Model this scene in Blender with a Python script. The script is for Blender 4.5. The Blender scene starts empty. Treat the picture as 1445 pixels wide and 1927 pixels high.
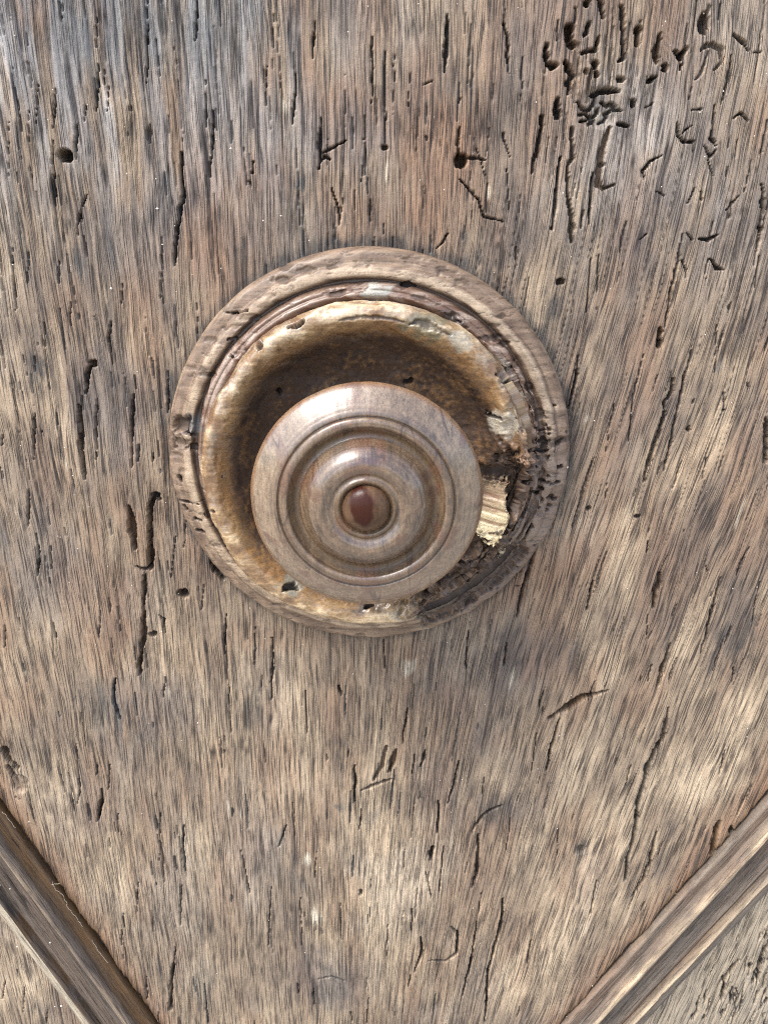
import bpy, math
import numpy as np

# ------------------------------------------------------------------ camera, world, light
SC = bpy.context.scene
COL = SC.collection
F, PITCH, DIST = 1550.0, math.radians(18.5), 180.0      # focal length in photo pixels, pitch, mm to the door
MM = 0.001

cam_d = bpy.data.cameras.new('camera')
cam = bpy.data.objects.new('camera', cam_d)
COL.objects.link(cam)
cam.location = (0, -DIST * MM, 0)
cam.rotation_euler = (math.pi / 2 - PITCH, 0, 0)
cam_d.sensor_fit = 'VERTICAL'
cam_d.sensor_height = 36.0
cam_d.lens = F / 1927.0 * 36.0
cam_d.clip_start, cam_d.clip_end = 0.005, 200.0
cam_d.dof.use_dof = True
cam_d.dof.focus_distance = 0.170
cam_d.dof.aperture_fstop = 80.0
SC.camera = cam

SUN_EL, SUN_AZ = math.radians(54), math.radians(-52)     # azimuth: left of straight in front of the door
world = bpy.data.worlds.new('World')
SC.world = world
world.use_nodes = True
wn = world.node_tree
sky = wn.nodes.new('ShaderNodeTexSky')
sky.sky_type = 'NISHITA'
sky.sun_disc = False
sky.sun_elevation = SUN_EL
sky.sun_rotation = math.pi - SUN_AZ
sky.air_density, sky.dust_density, sky.ozone_density = 1.0, 3.0, 1.0
wn.nodes['Background'].inputs['Strength'].default_value = 0.15
wn.links.new(sky.outputs[0], wn.nodes['Background'].inputs['Color'])

sun_d = bpy.data.lights.new('sun', 'SUN')
sun_d.energy = 1.5
sun_d.angle = math.radians(24)
sun_d.color = (1.0, 0.975, 0.935)
sun = bpy.data.objects.new('sun', sun_d)
COL.objects.link(sun)
from mathutils import Vector
sdir = Vector((math.sin(SUN_AZ) * math.cos(SUN_EL), -math.cos(SUN_AZ) * math.cos(SUN_EL), math.sin(SUN_EL)))
sun.rotation_euler = sdir.to_track_quat('Z', 'Y').to_euler()

vs = SC.view_settings
vs.view_transform, vs.look, vs.gamma, vs.exposure = 'Standard', 'None', 1.0, 1.36
vs.use_curve_mapping = False
SC.render.engine = 'CYCLES'
SC.cycles.use_denoising = False
SC.cycles.filter_width = 1.1

# ------------------------------------------------------------------ helpers
def unproj(u, v, h=0.0):
    """photo pixel -> (x, z) in mm on the plane h mm in front of the door"""
    a, b = (u - 722.5) / F, (963.5 - v) / F
    t = (DIST - h) / (math.cos(PITCH) + b * math.sin(PITCH))
    return a * t, (-math.sin(PITCH) + b * math.cos(PITCH)) * t

def project(P):
    d = (P[:, 1] + DIST) * math.cos(PITCH) - P[:, 2] * math.sin(PITCH)
    w = (P[:, 1] + DIST) * math.sin(PITCH) + P[:, 2] * math.cos(PITCH)
    return 722.5 + F * P[:, 0] / d, 963.5 - F * w / d, d

_tab = {}
def vn(x, y, seed=0):
    """smooth value noise 0..1"""
    if seed not in _tab:
        _tab[seed] = np.random.RandomState(seed + 11).rand(257, 257).astype(np.float32)
        _tab[seed][256] = _tab[seed][0]; _tab[seed][:, 256] = _tab[seed][:, 0]
    T = _tab[seed]
    xf, yf = np.floor(x), np.floor(y)
    fx, fy = (x - xf).astype(np.float32), (y - yf).astype(np.float32)
    xi, yi = xf.astype(np.int32) & 255, yf.astype(np.int32) & 255
    fx = fx * fx * (3 - 2 * fx); fy = fy * fy * (3 - 2 * fy)
    a, b, c, d = T[xi, yi], T[xi + 1, yi], T[xi, yi + 1], T[xi + 1, yi + 1]
    return (a + (b - a) * fx) * (1 - fy) + (c + (d - c) * fx) * fy

def fbm(x, y, seed=0, o=3, g=0.5):
    s, a, n = 0, 1.0, 0
    for k in range(o):
        s = s + a * vn(x * 2 ** k + 17.3 * k, y * 2 ** k + 9.1 * k, seed + k); n += a; a *= g
    return s / n

def sst(a, b, x):
    t = np.clip((x - a) / (b - a), 0, 1)
    return t * t * (3 - 2 * t)

def grid_mesh(name, P, nu, nv, keep=None, close=False, attrs=None, smooth=True):
    """P: (nu*nv,3) metres, row-major nu x nv; faces run between neighbours"""
    iu = np.arange(nu if close else nu - 1); iv = np.arange(nv - 1)
    A, B = np.meshgrid(iu, iv, indexing='ij')
    A2 = (A + 1) % nu
    q = np.stack([A * nv + B, A2 * nv + B, A2 * nv + B + 1, A * nv + B + 1], -1).reshape(-1, 4)
    if keep is not None:
        q = q[keep.reshape(-1)]
        used = np.zeros(len(P), bool); used[q.reshape(-1)] = True
        idx = np.cumsum(used) - 1
        q = idx[q]; P = P[used]
    else:
        used = slice(None)
    me = bpy.data.meshes.new(name)
    me.vertices.add(len(P)); me.vertices.foreach_set('co', np.ascontiguousarray(P, np.float32).reshape(-1))
    me.loops.add(q.size); me.loops.foreach_set('vertex_index', q.astype(np.int32).reshape(-1))
    me.polygons.add(len(q))
    me.polygons.foreach_set('loop_start', np.arange(0, q.size, 4, dtype=np.int32))
    me.polygons.foreach_set('use_smooth', np.full(len(q), smooth))
    me.update(calc_edges=True)
    for k, a in (attrs or {}).items():
        a = a[used]
        ty, n, key = {1: ('FLOAT', 1, 'value'), 3: ('FLOAT_VECTOR', 3, 'vector'), 4: ('FLOAT_COLOR', 4, 'color')}[1 if a.ndim == 1 else a.shape[1]]
        at = me.attributes.new(k, ty, 'POINT')
        at.data.foreach_set(key, np.ascontiguousarray(a, np.float32).reshape(-1))
    return me

def link(name, me, mat=None, parent=None, loc=None):
    o = bpy.data.objects.new(name, me)
    COL.objects.link(o)
    if mat: me.materials.append(mat)
    if parent:
        o.parent = parent
        if loc is None: o.location = -parent.location
    if loc is not None: o.location = loc
    return o

class NT:
    def __init__(s, name):
        s.m = bpy.data.materials.new(name); s.m.use_nodes = True
        s.t = s.m.node_tree; s.b = s.t.nodes['Principled BSDF']
    def n(s, ty, **kw):
        o = s.t.nodes.new(ty)
        for k, v in kw.items(): setattr(o, k, v)
        return o
    def l(s, a, b): s.t.links.new(a, b)
    def inp(s, sock, v):
        if isinstance(v, bpy.types.NodeSocket): s.l(v, sock)
        else: sock.default_value = v if not isinstance(v, tuple) or len(v) == 4 or sock.type == 'VECTOR' else v + (1,)
    def attr(s, name, out='Fac'):
        return s.n('ShaderNodeAttribute', attribute_name=name).outputs[out]
    def mix(s, fac, a, b, mode='MIX'):
        o = s.n('ShaderNodeMix', data_type='RGBA', blend_type=mode)
        s.inp(o.inputs[0], fac); s.inp(o.inputs[6], a); s.inp(o.inputs[7], b)
        return o.outputs[2]
    def math(s, op, a, b=0.0, c=0.0):
        o = s.n('ShaderNodeMath', operation=op)
        for i, v in enumerate((a, b, c)): s.inp(o.inputs[i], v)
        return o.outputs[0]
    def ramp(s, x, a, b, lo=0.0, hi=1.0):
        o = s.n('ShaderNodeMapRange'); s.inp(o.inputs[0], x)
        for i, v in enumerate((a, b, lo, hi)): o.inputs[i + 1].default_value = v
        return o.outputs[0]
    def noise(s, vec, scale, detail=3.0, rough=0.55, map_scale=None):
        if map_scale:
            mp = s.n('ShaderNodeMapping'); s.l(vec, mp.inputs[0]); mp.inputs['Scale'].default_value = map_scale; vec = mp.outputs[0]
        o = s.n('ShaderNodeTexNoise'); s.l(vec, o.inputs['Vector'])
        o.inputs['Scale'].default_value = scale; o.inputs['Detail'].default_value = detail; o.inputs['Roughness'].default_value = rough
        return o.outputs[0]
    def bump(s, h, strength, dist, prev=None):
        o = s.n('ShaderNodeBump'); s.l(h, o.inputs['Height'])
        o.inputs['Strength'].default_value = strength; o.inputs['Distance'].default_value = dist
        if prev: s.l(prev, o.inputs['Normal'])
        return o.outputs[0]

def tag(o, label=None, cat=None, group=None, kind=None):
    for k, v in (('label', label), ('category', cat), ('group', group), ('kind', kind)):
        if v: o[k] = v

def empty(name, loc):
    o = bpy.data.objects.new(name, None); COL.objects.link(o); o.location = loc; o.empty_display_size = 0.01
    return o

# ------------------------------------------------------------------ materials
def wood_material(name, spec=0.35, line_amt=0.93):
    """weathered bare wood. attribute 'wood' = (tone, stain, pore, red), 'wood2' = (gloss, pale, brown, blue), 'grain' = across/along grain in mm"""
    w = NT(name)
    sep = w.n('ShaderNodeSeparateColor'); w.l(w.attr('wood', 'Color'), sep.inputs[0])
    red = w.attr('wood', 'Alpha')
    sp2 = w.n('ShaderNodeSeparateColor'); w.l(w.attr('wood2', 'Color'), sp2.inputs[0])
    gr = w.attr('grain', 'Vector')
    fine = w.noise(gr, 1.0, 4.0, 0.6, (3.2, 0.22, 1.0))
    finer = w.noise(gr, 1.0, 3.0, 0.6, (7.0, 1.1, 1.0))
    speck = w.noise(gr, 1.0, 3.0, 0.65, (4.5, 4.0, 1.0))
    tone = w.math('ADD', sep.outputs[0], w.ramp(fine, 0.25, 0.75, -0.09, 0.09))
    tone = w.math('ADD', tone, w.ramp(speck, 0.25, 0.75, -0.11, 0.11))
    cr = w.n('ShaderNodeValToRGB'); w.l(tone, cr.inputs[0])
    e = cr.color_ramp.elements
    e[0].position, e[0].color = 0.0, (0.058, 0.050, 0.040, 1)
    e[1].position, e[1].color = 1.0, (0.61, 0.490, 0.335, 1)
    for p_, c_ in ((0.3, (0.155, 0.128, 0.103, 1)), (0.6, (0.305, 0.240, 0.166, 1))):
        k = e.new(p_); k.color = c_
    c = w.mix(w.math('MULTIPLY', red, 0.75), cr.outputs[0], (0.29, 0.170, 0.102))
    lum = w.n('ShaderNodeRGBToBW'); w.l(c, lum.inputs[0])
    c = w.mix(w.attr('silver', 'Fac'), c, w.mix(1.0, lum.outputs[0], (1.20, 1.24, 1.27), 'MULTIPLY'))
    c = w.mix(sp2.outputs[1], c, (0.66, 0.60, 0.46))
    st = w.math('MULTIPLY', sep.outputs[1], w.ramp(fine, 0.3, 0.65, 1.15, 0.6))
    c = w.mix(st, c, (0.050, 0.051, 0.049))
    c = w.mix(w.math('MULTIPLY', w.attr('wood2', 'Alpha'), 0.7), c, (0.06, 0.09, 0.105))
    c = w.mix(sp2.outputs[2], c, w.mix(speck, (0.055, 0.028, 0.010), (0.130, 0.070, 0.024)))
    c = w.mix(sep.outputs[2], c, (0.018, 0.014, 0.014))
    por = w.ramp(finer, 0.30, 0.40, 0.5, 0.0)
    c = w.mix(por, c, (0.05, 0.040, 0.034))
    # long thin fibre lines: the level lines of a noise stretched along the grain
    lines = None
    for ms, wd in (((0.8, 0.016, 1.0), 0.055), ((1.5, 0.026, 1.0), 0.062), ((2.6, 0.05, 1.0), 0.075)):
        nl = w.noise(gr, 1.0, 1.0, 0.4, ms)
        k = w.ramp(w.math('ABSOLUTE', w.math('SUBTRACT', nl, 0.5)), 0.0, wd, 1.0, 0.0)
        br = w.ramp(w.noise(gr, 1.0, 2.0, 0.6, (ms[0] * .5, 0.075, 1.0)), 0.46, 0.60, 0.0, 1.0)
        k = w.math('MULTIPLY', k, br)
        lines = k if lines is None else w.math('MAXIMUM', lines, k)
    c = w.mix(w.math('MULTIPLY', lines, line_amt), c, (0.022, 0.017, 0.016))
    w.l(c, w.b.inputs['Base Color'])
    rough = w.math('SUBTRACT', w.ramp(speck, 0.3, 0.7, 0.50, 0.72), w.math('MULTIPLY', sp2.outputs[0], 0.2))
    w.l(rough, w.b.inputs['Roughness'])
    w.b.inputs['Specular IOR Level'].default_value = spec
    n1 = w.bump(fine, 0.8, 0.00016)
    n2 = w.bump(speck, 0.65, 0.00012, n1)
    n3 = w.bump(finer, 0.6, 0.00008, n2)
    n3 = w.bump(w.math('MULTIPLY', lines, -1.0), 0.8, 0.00022, n3)
    w.l(n3, w.b.inputs['Normal'])
    return w.m

M_PANEL = wood_material('weathered_panel_wood')
M_MOULD = wood_material('worn_moulding_wood', 0.4, 0.4)

def simple(name, col, rough=0.6):
    w = NT(name)
    tc = w.n('ShaderNodeTexCoord')
    nz = w.noise(tc.outputs['Object'], 60.0, 4.0)
    w.l(w.mix(nz, tuple(0.8 * v for v in col), tuple(1.2 * v for v in col)), w.b.inputs['Base Color'])
    w.b.inputs['Roughness'].default_value = rough
    return w.m

# ------------------------------------------------------------------ ground in front of the door
gme = bpy.data.meshes.new('ground')
gme.from_pydata([(-40, -40, 0), (40, -40, 0), (40, 0.3, 0), (-40, 0.3, 0)], [], [(0, 1, 2, 3)])
ground = link('ground', gme, simple('pale_stone_paving', (0.36, 0.32, 0.27), 0.9), loc=(0, 0, -1.15))
tag(ground, kind='structure')

# ------------------------------------------------------------------ door: relief of the panel, computed on the door plane in mm
def axis(lo, hi, step, far, n_far):
    m = np.arange(lo, hi, step)
    g = np.geomspace(step, far, n_far)
    g = np.cumsum(g * far / g.sum())
    return np.concatenate([lo - g[::-1], m, m[-1] + g])

XS = axis(-114, 114, 0.27, 70, 46)
zz = [44.0]
while zz[-1] > -221: zz.append(zz[-1] - (0.20 + 0.10 * (44 - zz[-1]) / 265))
g = np.geomspace(0.25, 7, 46); g = np.cumsum(g * 65 / g.sum())
ZS = np.concatenate([(zz[-1] - g)[::-1], np.array(zz)[::-1], 44 + g])
NX, NZ = len(XS), len(ZS)
GX, GZ = np.meshgrid(XS.astype(np.float32), ZS.astype(np.float32), indexing='ij')   # [ix, iz]
PU, PV, _ = project(np.stack([GX.ravel(), 0 * GX.ravel(), GZ.ravel()], 1))
PU = PU.reshape(GX.shape); PV = PV.reshape(GX.shape)     # where the grain leans: map of the board in photo coordinates

# grain flow: lines lean to the right going up on the lower right half of the board
LEAN = 0.21 * sst(500, 1150, PU) * sst(-100, 850, PV) - 0.035 * sst(400, 0, PU)
G = np.zeros_like(GX); G[:, -1] = XS
for j in range(NZ - 2, -1, -1):
    dz = ZS[j + 1] - ZS[j]
    G[:, j] = np.interp(XS + LEAN[:, j] * dz, XS, G[:, j + 1])
G = G + 1.6 * (fbm(GX / 14, GZ / 34, 3, 2) - 0.5) + 0.7 * (vn(GX / 3.5, GZ / 11, 6) - 0.5)
top = sst(900, 60, PV)                                  # the top of the board is more weather-beaten
L = GZ

DEEP = np.zeros_like(GX); PORE = np.zeros_like(GX); BROWN = np.zeros_like(GX); BLUE = np.zeros_like(GX)
WOB = (fbm(GX / 0.75, GZ / 1.3, 21, 3, .6) - 0.5)

def window(x0, x1, z0, z1):
    return slice(*np.searchsorted(XS, [x0, x1])), slice(*np.searchsorted(ZS, [z0, z1]))

def stroke(pts, ws, depth, dark=1.0, brown=0.0, taper=True, wob=0.32, blue=0.0):
    """a slit or gallery through points in mm; ws half-widths in mm"""
    n = len(pts)
    for i in range(n - 1):
        (xa, za), (xb, zb) = pts[i], pts[i + 1]
        wa, wb = ws[i], ws[i + 1]
        m = max(wa, wb) * 1.9 + 0.5
        sx, sz = window(min(xa, xb) - m, max(xa, xb) + m, min(za, zb) - m, max(za, zb) + m)
        X, Z = GX[sx, sz], GZ[sx, sz]
        if X.size == 0: continue
        dx, dz = xb - xa, zb - za
        t = np.clip(((X - xa) * dx + (Z - za) * dz) / (dx * dx + dz * dz + 1e-9), 0, 1)
        w = wa + (wb - wa) * t
        d = np.hypot(X - xa - dx * t, Z - za - dz * t)
        d = d + WOB[sx, sz] * wob * np.minimum(w * 2.2, 1.3)
        q = 1 - d / w
        prof = np.clip(q * 3.0, 0, 1); prof = prof * prof * (3 - 2 * prof)
        DEEP[sx, sz] = np.maximum(DEEP[sx, sz], prof * depth)
        PORE[sx, sz] = np.maximum(PORE[sx, sz], sst(0.10, 0.50, q) * dark)
        if brown: BROWN[sx, sz] = np.maximum(BROWN[sx, sz], sst(-0.05, 0.35, q) * brown)
        if blue: BLUE[sx, sz] = np.maximum(BLUE[sx, sz], sst(-1.3, 0.3, q) * blue)

def S(w, *uv, depth=None, dark=0.96, brown=0.0, blue=0.0, wob=0.5):
    """hand-laid crack; uv = points of the photograph, w = full width in its pixels (number or list)"""
    pts = [unproj(*p) for p in uv]
    k = [unproj(p[0] + 1, p[1])[0] - unproj(*p)[0] for p in uv]
    if isinstance(w, (int, float)):
        w = [w] * len(uv)
        if len(uv) > 1: w[0] *= 0.45; w[-1] *= 0.45
    ws = [0.5 * a * b * 1.12 for a, b in zip(w, k)]
    # subdivide with a little wander
    P2, W2 = [], []
    for i in range(len(pts) - 1):
        n = max(2, int(np.hypot(pts[i + 1][0] - pts[i][0], pts[i + 1][1] - pts[i][1]) / 1.6))
        for t in np.arange(n) / n:
            P2.append((pts[i][0] + (pts[i + 1][0] - pts[i][0]) * t + RNG.normal(0, .09), pts[i][1] + (pts[i + 1][1] - pts[i][1]) * t))
            W2.append((ws[i] + (ws[i + 1] - ws[i]) * t) * RNG.uniform(.75, 1.25))
    if len(pts) == 1: pts = pts + [(pts[0][0] + .02, pts[0][1])]; ws = ws * 2; P2, W2 = [pts[0]], [ws[0]]
    P2.append(pts[-1]); W2.append(ws[-1])
    dp = depth * 1.35 if depth is not None else 0.6 + 2.6 * max(ws)
    stroke(P2, W2, dp, dark * (0.55 if brown else 1), brown, wob=wob, blue=blue)

def H(u, v, rx, ry, depth=2.4, dark=0.96, brown=0.35, blue=0.0):
    """worm hole of photo half-widths rx, ry"""
    if ry >= rx: S([rx * 2] * 2, (u, v - (ry - rx) - .5), (u, v + (ry - rx) + .5), depth=depth, dark=dark, brown=brown, blue=blue)
    else: S([ry * 2] * 2, (u - (rx - ry) - .5, v), (u + (rx - ry) + .5, v), depth=depth, dark=dark, brown=brown, blue=blue)

RNG = np.random.RandomState(5)
# many short drying checks that follow the grain
for k in range(520):
    u, v = RNG.uniform(-60, 1505), RNG.uniform(-60, 1990)
    dens = 0.95 if v < 900 else 0.8
    if u > 1000 and 400 < v: dens = 0.5
    if RNG.rand() > dens: continue
    x, z = unproj(u, v)
    ln = RNG.lognormal(1.45, 0.65) * (1.25 if v < 800 else 1)
    w0 = RNG.choice([.13, .15, .18, .22, .3], p=[.3, .3, .22, .13, .05]) * (1.12 if v > 1300 else 1)
    ix, iz = min(np.searchsorted(XS, x), NX - 1), min(np.searchsorted(ZS, z), NZ - 1)
    ls = LEAN[ix, iz] + RNG.normal(0, .025)
    n = max(3, int(ln / 1.3)); pts = []; ws = []
    for i in range(n + 1):
        t = i / n
        pts.append((x + ls * (t - .5) * ln + RNG.normal(0, .06), z + (t - .5) * ln)); ws.append(w0 * (0.35 + 0.9 * math.sin(math.pi * t)))
    stroke(pts, ws, 0.25 + w0 * 1.6, RNG.uniform(.35, .8), wob=0.35, blue=RNG.choice([0, 0, .25, .6]) if u < 900 else 0)

# left top
S(4, (119, 0), (119, 35)); S(5, (183, 28), (181, 90)); S(5, (186, 120), (185, 166), (181, 208)); S(5, (204, 163), (202, 208), brown=.5)
S(5, (163, 194), (159, 228)); S(6, (145, 235), (145, 270), (144, 298)); H(122, 293, 15, 12, 3.2, brown=0)
S(4, (100, 265), (100, 304), (102, 346), (104, 391)); S(4, (277, 0), (278, 80), (277, 156)); S(5, (370, 0), (371, 40), (368, 76))
S(4, (387, 152), (388, 200), (387, 242)); S(5, (402, 208), (400, 270), (396, 332)); S(8, (342, 287), (344, 374), (334, 432), (329, 498), blue=.3)
S(5, (164, 367), (149, 408), (147, 443)); S(4, (104, 166), (103, 200), (100, 242)); S(5, (197, 131), (197, 159), brown=.5)
S(9, (283, 236), (282, 250), (282, 268), depth=.7, dark=.5); S(9, (476, 304), (475, 326), brown=.8); S(10, (470, 342), (472, 350), depth=.8, dark=.6)
S(12, (245, 200), (246, 208), depth=.6, dark=.35); S(4, (55, 208), (54, 270)); S(3, (72, 160), (68, 232)); S(3, (15, 230), (18, 330))
# middle top
S(10, (841, 28), (841, 83), (836, 135), blue=.3); S(5, (592, 41), (590, 75), (588, 111)); S(4, (514, 21), (514, 97)); S(4, (502, 125), (500, 200))
S(5, (557, 138), (555, 190), (550, 235)); S(5, (701, 69), (700, 130), (699, 194)); S(4, (725, 97), (725, 180), (725, 270)); S(4, (742, 104), (741, 215))
S(6, (687, 218), (685, 263), brown=.4); S(5, (680, 311), (680, 342)); S(7, (604, 221), (602, 263), (602, 290), (600, 318)); S(5, (602, 290), (622, 280), (651, 264))
S(7, (602, 305), (612, 295), (622, 300)); H(723, 277, 5, 5, 1.6); S(5, (623, 353), (637, 391), (639, 422), brown=.8); S(4, (645, 374), (639, 424), brown=.5)
H(864, 302, 11, 11, 3.0, brown=.6); S(6, (863, 239), (863, 270), (862, 300)); S(5, (870, 297), (890, 297), (914, 301)); S(4, (862, 336), (885, 360), (900, 377), (910, 408), (948, 417))
S(5, (917, 346), (915, 401), brown=.4); S(6, (799, 159), (813, 152), dark=.6); S(6, (801, 256), (802, 264)); S(5, (862, 194), (866, 184)); S(5, (824, 467), (834, 453), (842, 440))
S(6, (948, 42), (950, 60)); S(6, (947, 250), (950, 268)); S(4, (723, 420), (722, 440)); S(4, (895, 280), (912, 330)); S(3, (770, 130), (770, 210)); S(3, (650, 140), (650, 240))
# upper right: worm-eaten
S(6, (945, 42), (955, 69), (954, 104), (957, 138)); S(5, (1049, 38), (1047, 76)); S(4, (983, 107), (980, 194)); S(7, (1083, 14), (1082, 42)); H(1104, 7, 6, 7)
H(1070, 62, 9, 17, 2.6, dark=.5, brown=.95); H(1077, 84, 8, 7); S([8, 9, 8], (1097, 66), (1104, 60), (1108, 44)); S([7, 9, 6], (1128, 0), (1132, 18), (1135, 33))
S([6, 8, 7, 9, 5], (1170, 12), (1172, 50), (1173, 86), (1174, 108), (1164, 115)); H(1200, 69, 6, 18, 2.6); S([6, 11, 12, 6], (1243, 64), (1238, 84), (1234, 106), (1236, 118), brown=.6, depth=2.2)
S([6, 13, 7], (1270, 96), (1281, 106), (1292, 90), depth=2.6); S(9, (1281, 112), (1280, 130), brown=.9, depth=1.6); H(1251, 128, 6, 7); S([10, 8, 4], (1224, 152), (1228, 147), (1236, 144), depth=2)
S([8, 12, 10, 12, 6], (1028, 84), (1026, 106), (1029, 120), (1040, 124), (1048, 122), depth=2.4); S([8, 12, 11, 12, 6], (1064, 118), (1068, 132), (1077, 142), (1070, 158), (1068, 176), depth=2.2)
S([7, 9, 9, 5], (1094, 100), (1108, 95), (1121, 93), (1126, 70), brown=.4, depth=2); S([10, 14, 12], (1086, 84), (1084, 130), (1083, 190), depth=.7, dark=.15)
S([6, 8, 8], (1112, 130), (1108, 160), (1106, 190), depth=.8, dark=.3); H(1120, 121, 6, 7); H(1122, 140, 4, 6, 1.5); H(1103, 134, 5, 6, .8, dark=.4)
S([9, 10, 10, 6], (1117, 179), (1130, 172), (1146, 169), (1165, 171), depth=2.4); H(1126, 202, 44, 34, .55, dark=.12, brown=0)
for q in (((1087, 192), (1098, 206), (1108, 207), (1118, 196), (1120, 184)), ((1132, 192), (1142, 199), (1153, 194), (1160, 205), (1168, 208)), ((1090, 215), (1102, 214), (1112, 222), (1121, 216), (1127, 204)),
          ((1128, 232), (1138, 226), (1141, 214), (1150, 207)), ((1092, 228), (1104, 226)), ((1108, 234), (1114, 226), (1118, 234))):
    S([6] + [8] * (len(q) - 2) + [5], *q, depth=1.7, dark=.75)
H(1168, 149, 8, 5, 1.8); H(1191, 193, 6, 9, 2.4); S([5, 8, 5], (1162, 233), (1172, 234), (1182, 238)); S([8, 13, 11], (1047, 188), (1046, 205), (1049, 218), depth=2.4)
S([10, 9, 7, 4], (1019, 220), (1016, 256), (1004, 304), (1001, 326), brown=.3); S(7, (1053, 294), (1049, 346), (1044, 390), (1038, 432)); S([6, 9, 6, 7, 9, 10, 5], (1075, 240), (1076, 297), (1068, 314), (1068, 374), (1075, 408), (1077, 430), (1076, 456), brown=.3)
S(8, (1097, 396), (1094, 428)); S(7, (1114, 325), (1111, 374), (1108, 421)); S([8, 12, 12, 9, 5], (1146, 240), (1130, 290), (1125, 346), (1134, 356), (1155, 347), depth=.9, dark=.35, brown=.8)
H(1134, 310, 5, 5, 1.4); S(5, (1216, 202), (1230, 193)); S(6, (1276, 230), (1274, 253), (1284, 266), (1294, 267), (1306, 265)); S(6, (1285, 250), (1300, 237)); S(7, (1300, 207), (1320, 205))
S(9, (1318, 94), (1330, 85), (1342, 84), (1356, 93), (1358, 116), (1343, 132), depth=.8, dark=.55); H(1324, 42, 10, 22, 2.2, dark=.7, brown=0); S(9, (1334, 10), (1332, 40), depth=.8, dark=.4); S(8, (1355, 8), (1352, 36), depth=.7, dark=.4)
S(7, (1380, 64), (1398, 80), (1408, 95)); S(6, (1418, 98), (1432, 98)); S(4, (1305, 156), (1296, 187)); S(7, (1377, 104), (1371, 145), (1357, 194), depth=.7, dark=.5); S(6, (1333, 95), (1322, 130), (1308, 150), depth=.6, dark=.4)
S(6, (1343, 197), (1341, 242), (1338, 260), (1347, 274)); S(5, (1380, 228), (1386, 216), (1395, 213), (1408, 228)); S(5, (1325, 274), (1336, 296), (1348, 280)); S(5, (1244, 293), (1222, 304), (1210, 322), (1212, 338))
S(5, (1235, 359), (1249, 368)); S(6, (1388, 369), (1366, 395)); S(6, (1308, 354), (1294, 382), brown=.4); S(6, (1318, 360), (1320, 378)); S(6, (1293, 438), (1302, 452)); S(7, (1314, 450), (1333, 451), (1349, 442))
S(5, (1284, 441), (1277, 492)); S(8, (1433, 346), (1436, 374), (1429, 426), (1424, 467)); S(6, (1443, 225), (1433, 287)); S(6, (954, 318), (957, 394)); S(5, (971, 465), (971, 500)); S(5, (945, 249), (959, 294))
S(5, (1414, 300), (1400, 360)); S(4, (1372, 250), (1366, 330)); S(5, (1332, 300), (1340, 330)); S(6, (1376, 380), (1372, 410), dark=.6); S(5, (1205, 450), (1216, 440)); H(1430, 432, 4, 4)
# left middle
S(7, (112, 492), (112, 532), blue=.6); S(6, (231, 534), (230, 570)); H(176, 684, 6, 8, 1.8, brown=.8, dark=.4); S([7, 9, 5], (169, 692), (166, 708), (162, 740), depth=2.2); S(6, (256, 708), (256, 731))
S(5, (210, 605), (206, 638), (212, 685)); S(5, (316, 699), (317, 740), (316, 777), blue=.5); S(6, (253, 743), (248, 801), (249, 879)); S([6, 8, 10, 9, 6], (148, 763), (154, 813), (153, 849), (157, 880), (160, 900), brown=.45)
S(5, (183, 752), (182, 800), (182, 865), brown=.4); S(5, (66, 671), (66, 699)); S(5, (65, 763), (66, 818), (65, 865)); S(6, (288, 852), (288, 868)); S(10, (261, 838), (260, 868), blue=.5, dark=.6)
S(4, (22, 467), (26, 520), (31, 583)); S(5, (55, 475), (53, 533), blue=.6); S(5, (133, 569), (133, 613)); S(5, (5, 818), (5, 838)); S(4, (84, 600), (86, 660)); S(4, (303, 480), (303, 560)); S(4, (330, 450), (329, 484)); S(3, (370, 560), (374, 640))
# left lower
S([6, 9, 8, 7], (300, 940), (296, 931), (289, 931), (284, 955), depth=1.8); S([10, 10, 9, 12, 10], (283, 950), (282, 985), (282, 1014), (285, 1038), (284, 1069), depth=2.6, brown=.75)
S([7, 14, 14, 7], (243, 953), (247, 975), (250, 1000), (254, 1032), depth=1.8, brown=.85, dark=.5); S(7, (258, 1066), (270, 1071), (286, 1069), depth=2.6); S([5, 7, 4, 9, 10, 7, 10, 6], (270, 1083), (272, 1105), (271, 1125), (271, 1160), (271, 1190), (267, 1225), (262, 1258), (262, 1270), brown=.6)
H(344, 1117, 11, 9, 2.6); H(287, 1194, 8, 6, 1.6); S(5, (300, 1158), (308, 1166), (311, 1191)); S(6, (69, 1004), (74, 1052), (71, 1083), blue=.5); S(5, (97, 1028), (97, 1070)); S(5, (54, 921), (55, 960), (54, 990))
S(6, (221, 1142), (227, 1187), blue=.4); S(5, (9, 1177), (10, 1218)); S(4, (36, 1163), (40, 1194)); S([8, 12, 8], (396, 1056), (406, 1074), (420, 1090), depth=2.4); S(4, (426, 1156), (424, 1190), (422, 1232)); S(6, (216, 1277), (214, 1319), (227, 1353), blue=.6)
S(5, (311, 1274), (308, 1312)); S(4, (330, 1010), (322, 1090)); S(4, (350, 980), (345, 1030)); S(4, (384, 1100), (380, 1150)); S(5, (100, 1170), (106, 1200)); S(4, (480, 1180), (478, 1250)); S(5, (190, 1150), (186, 1200), blue=.5)
S([14, 10, 8], (8, 1412), (18, 1432), (34, 1444), depth=1.6, brown=.7); H(38, 1476, 16, 18, .7, dark=.25, brown=.2); S([10, 10, 6], (16, 1444), (25, 1460), (40, 1462), depth=2, brown=.6); S(6, (30, 1500), (38, 1504))
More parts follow.
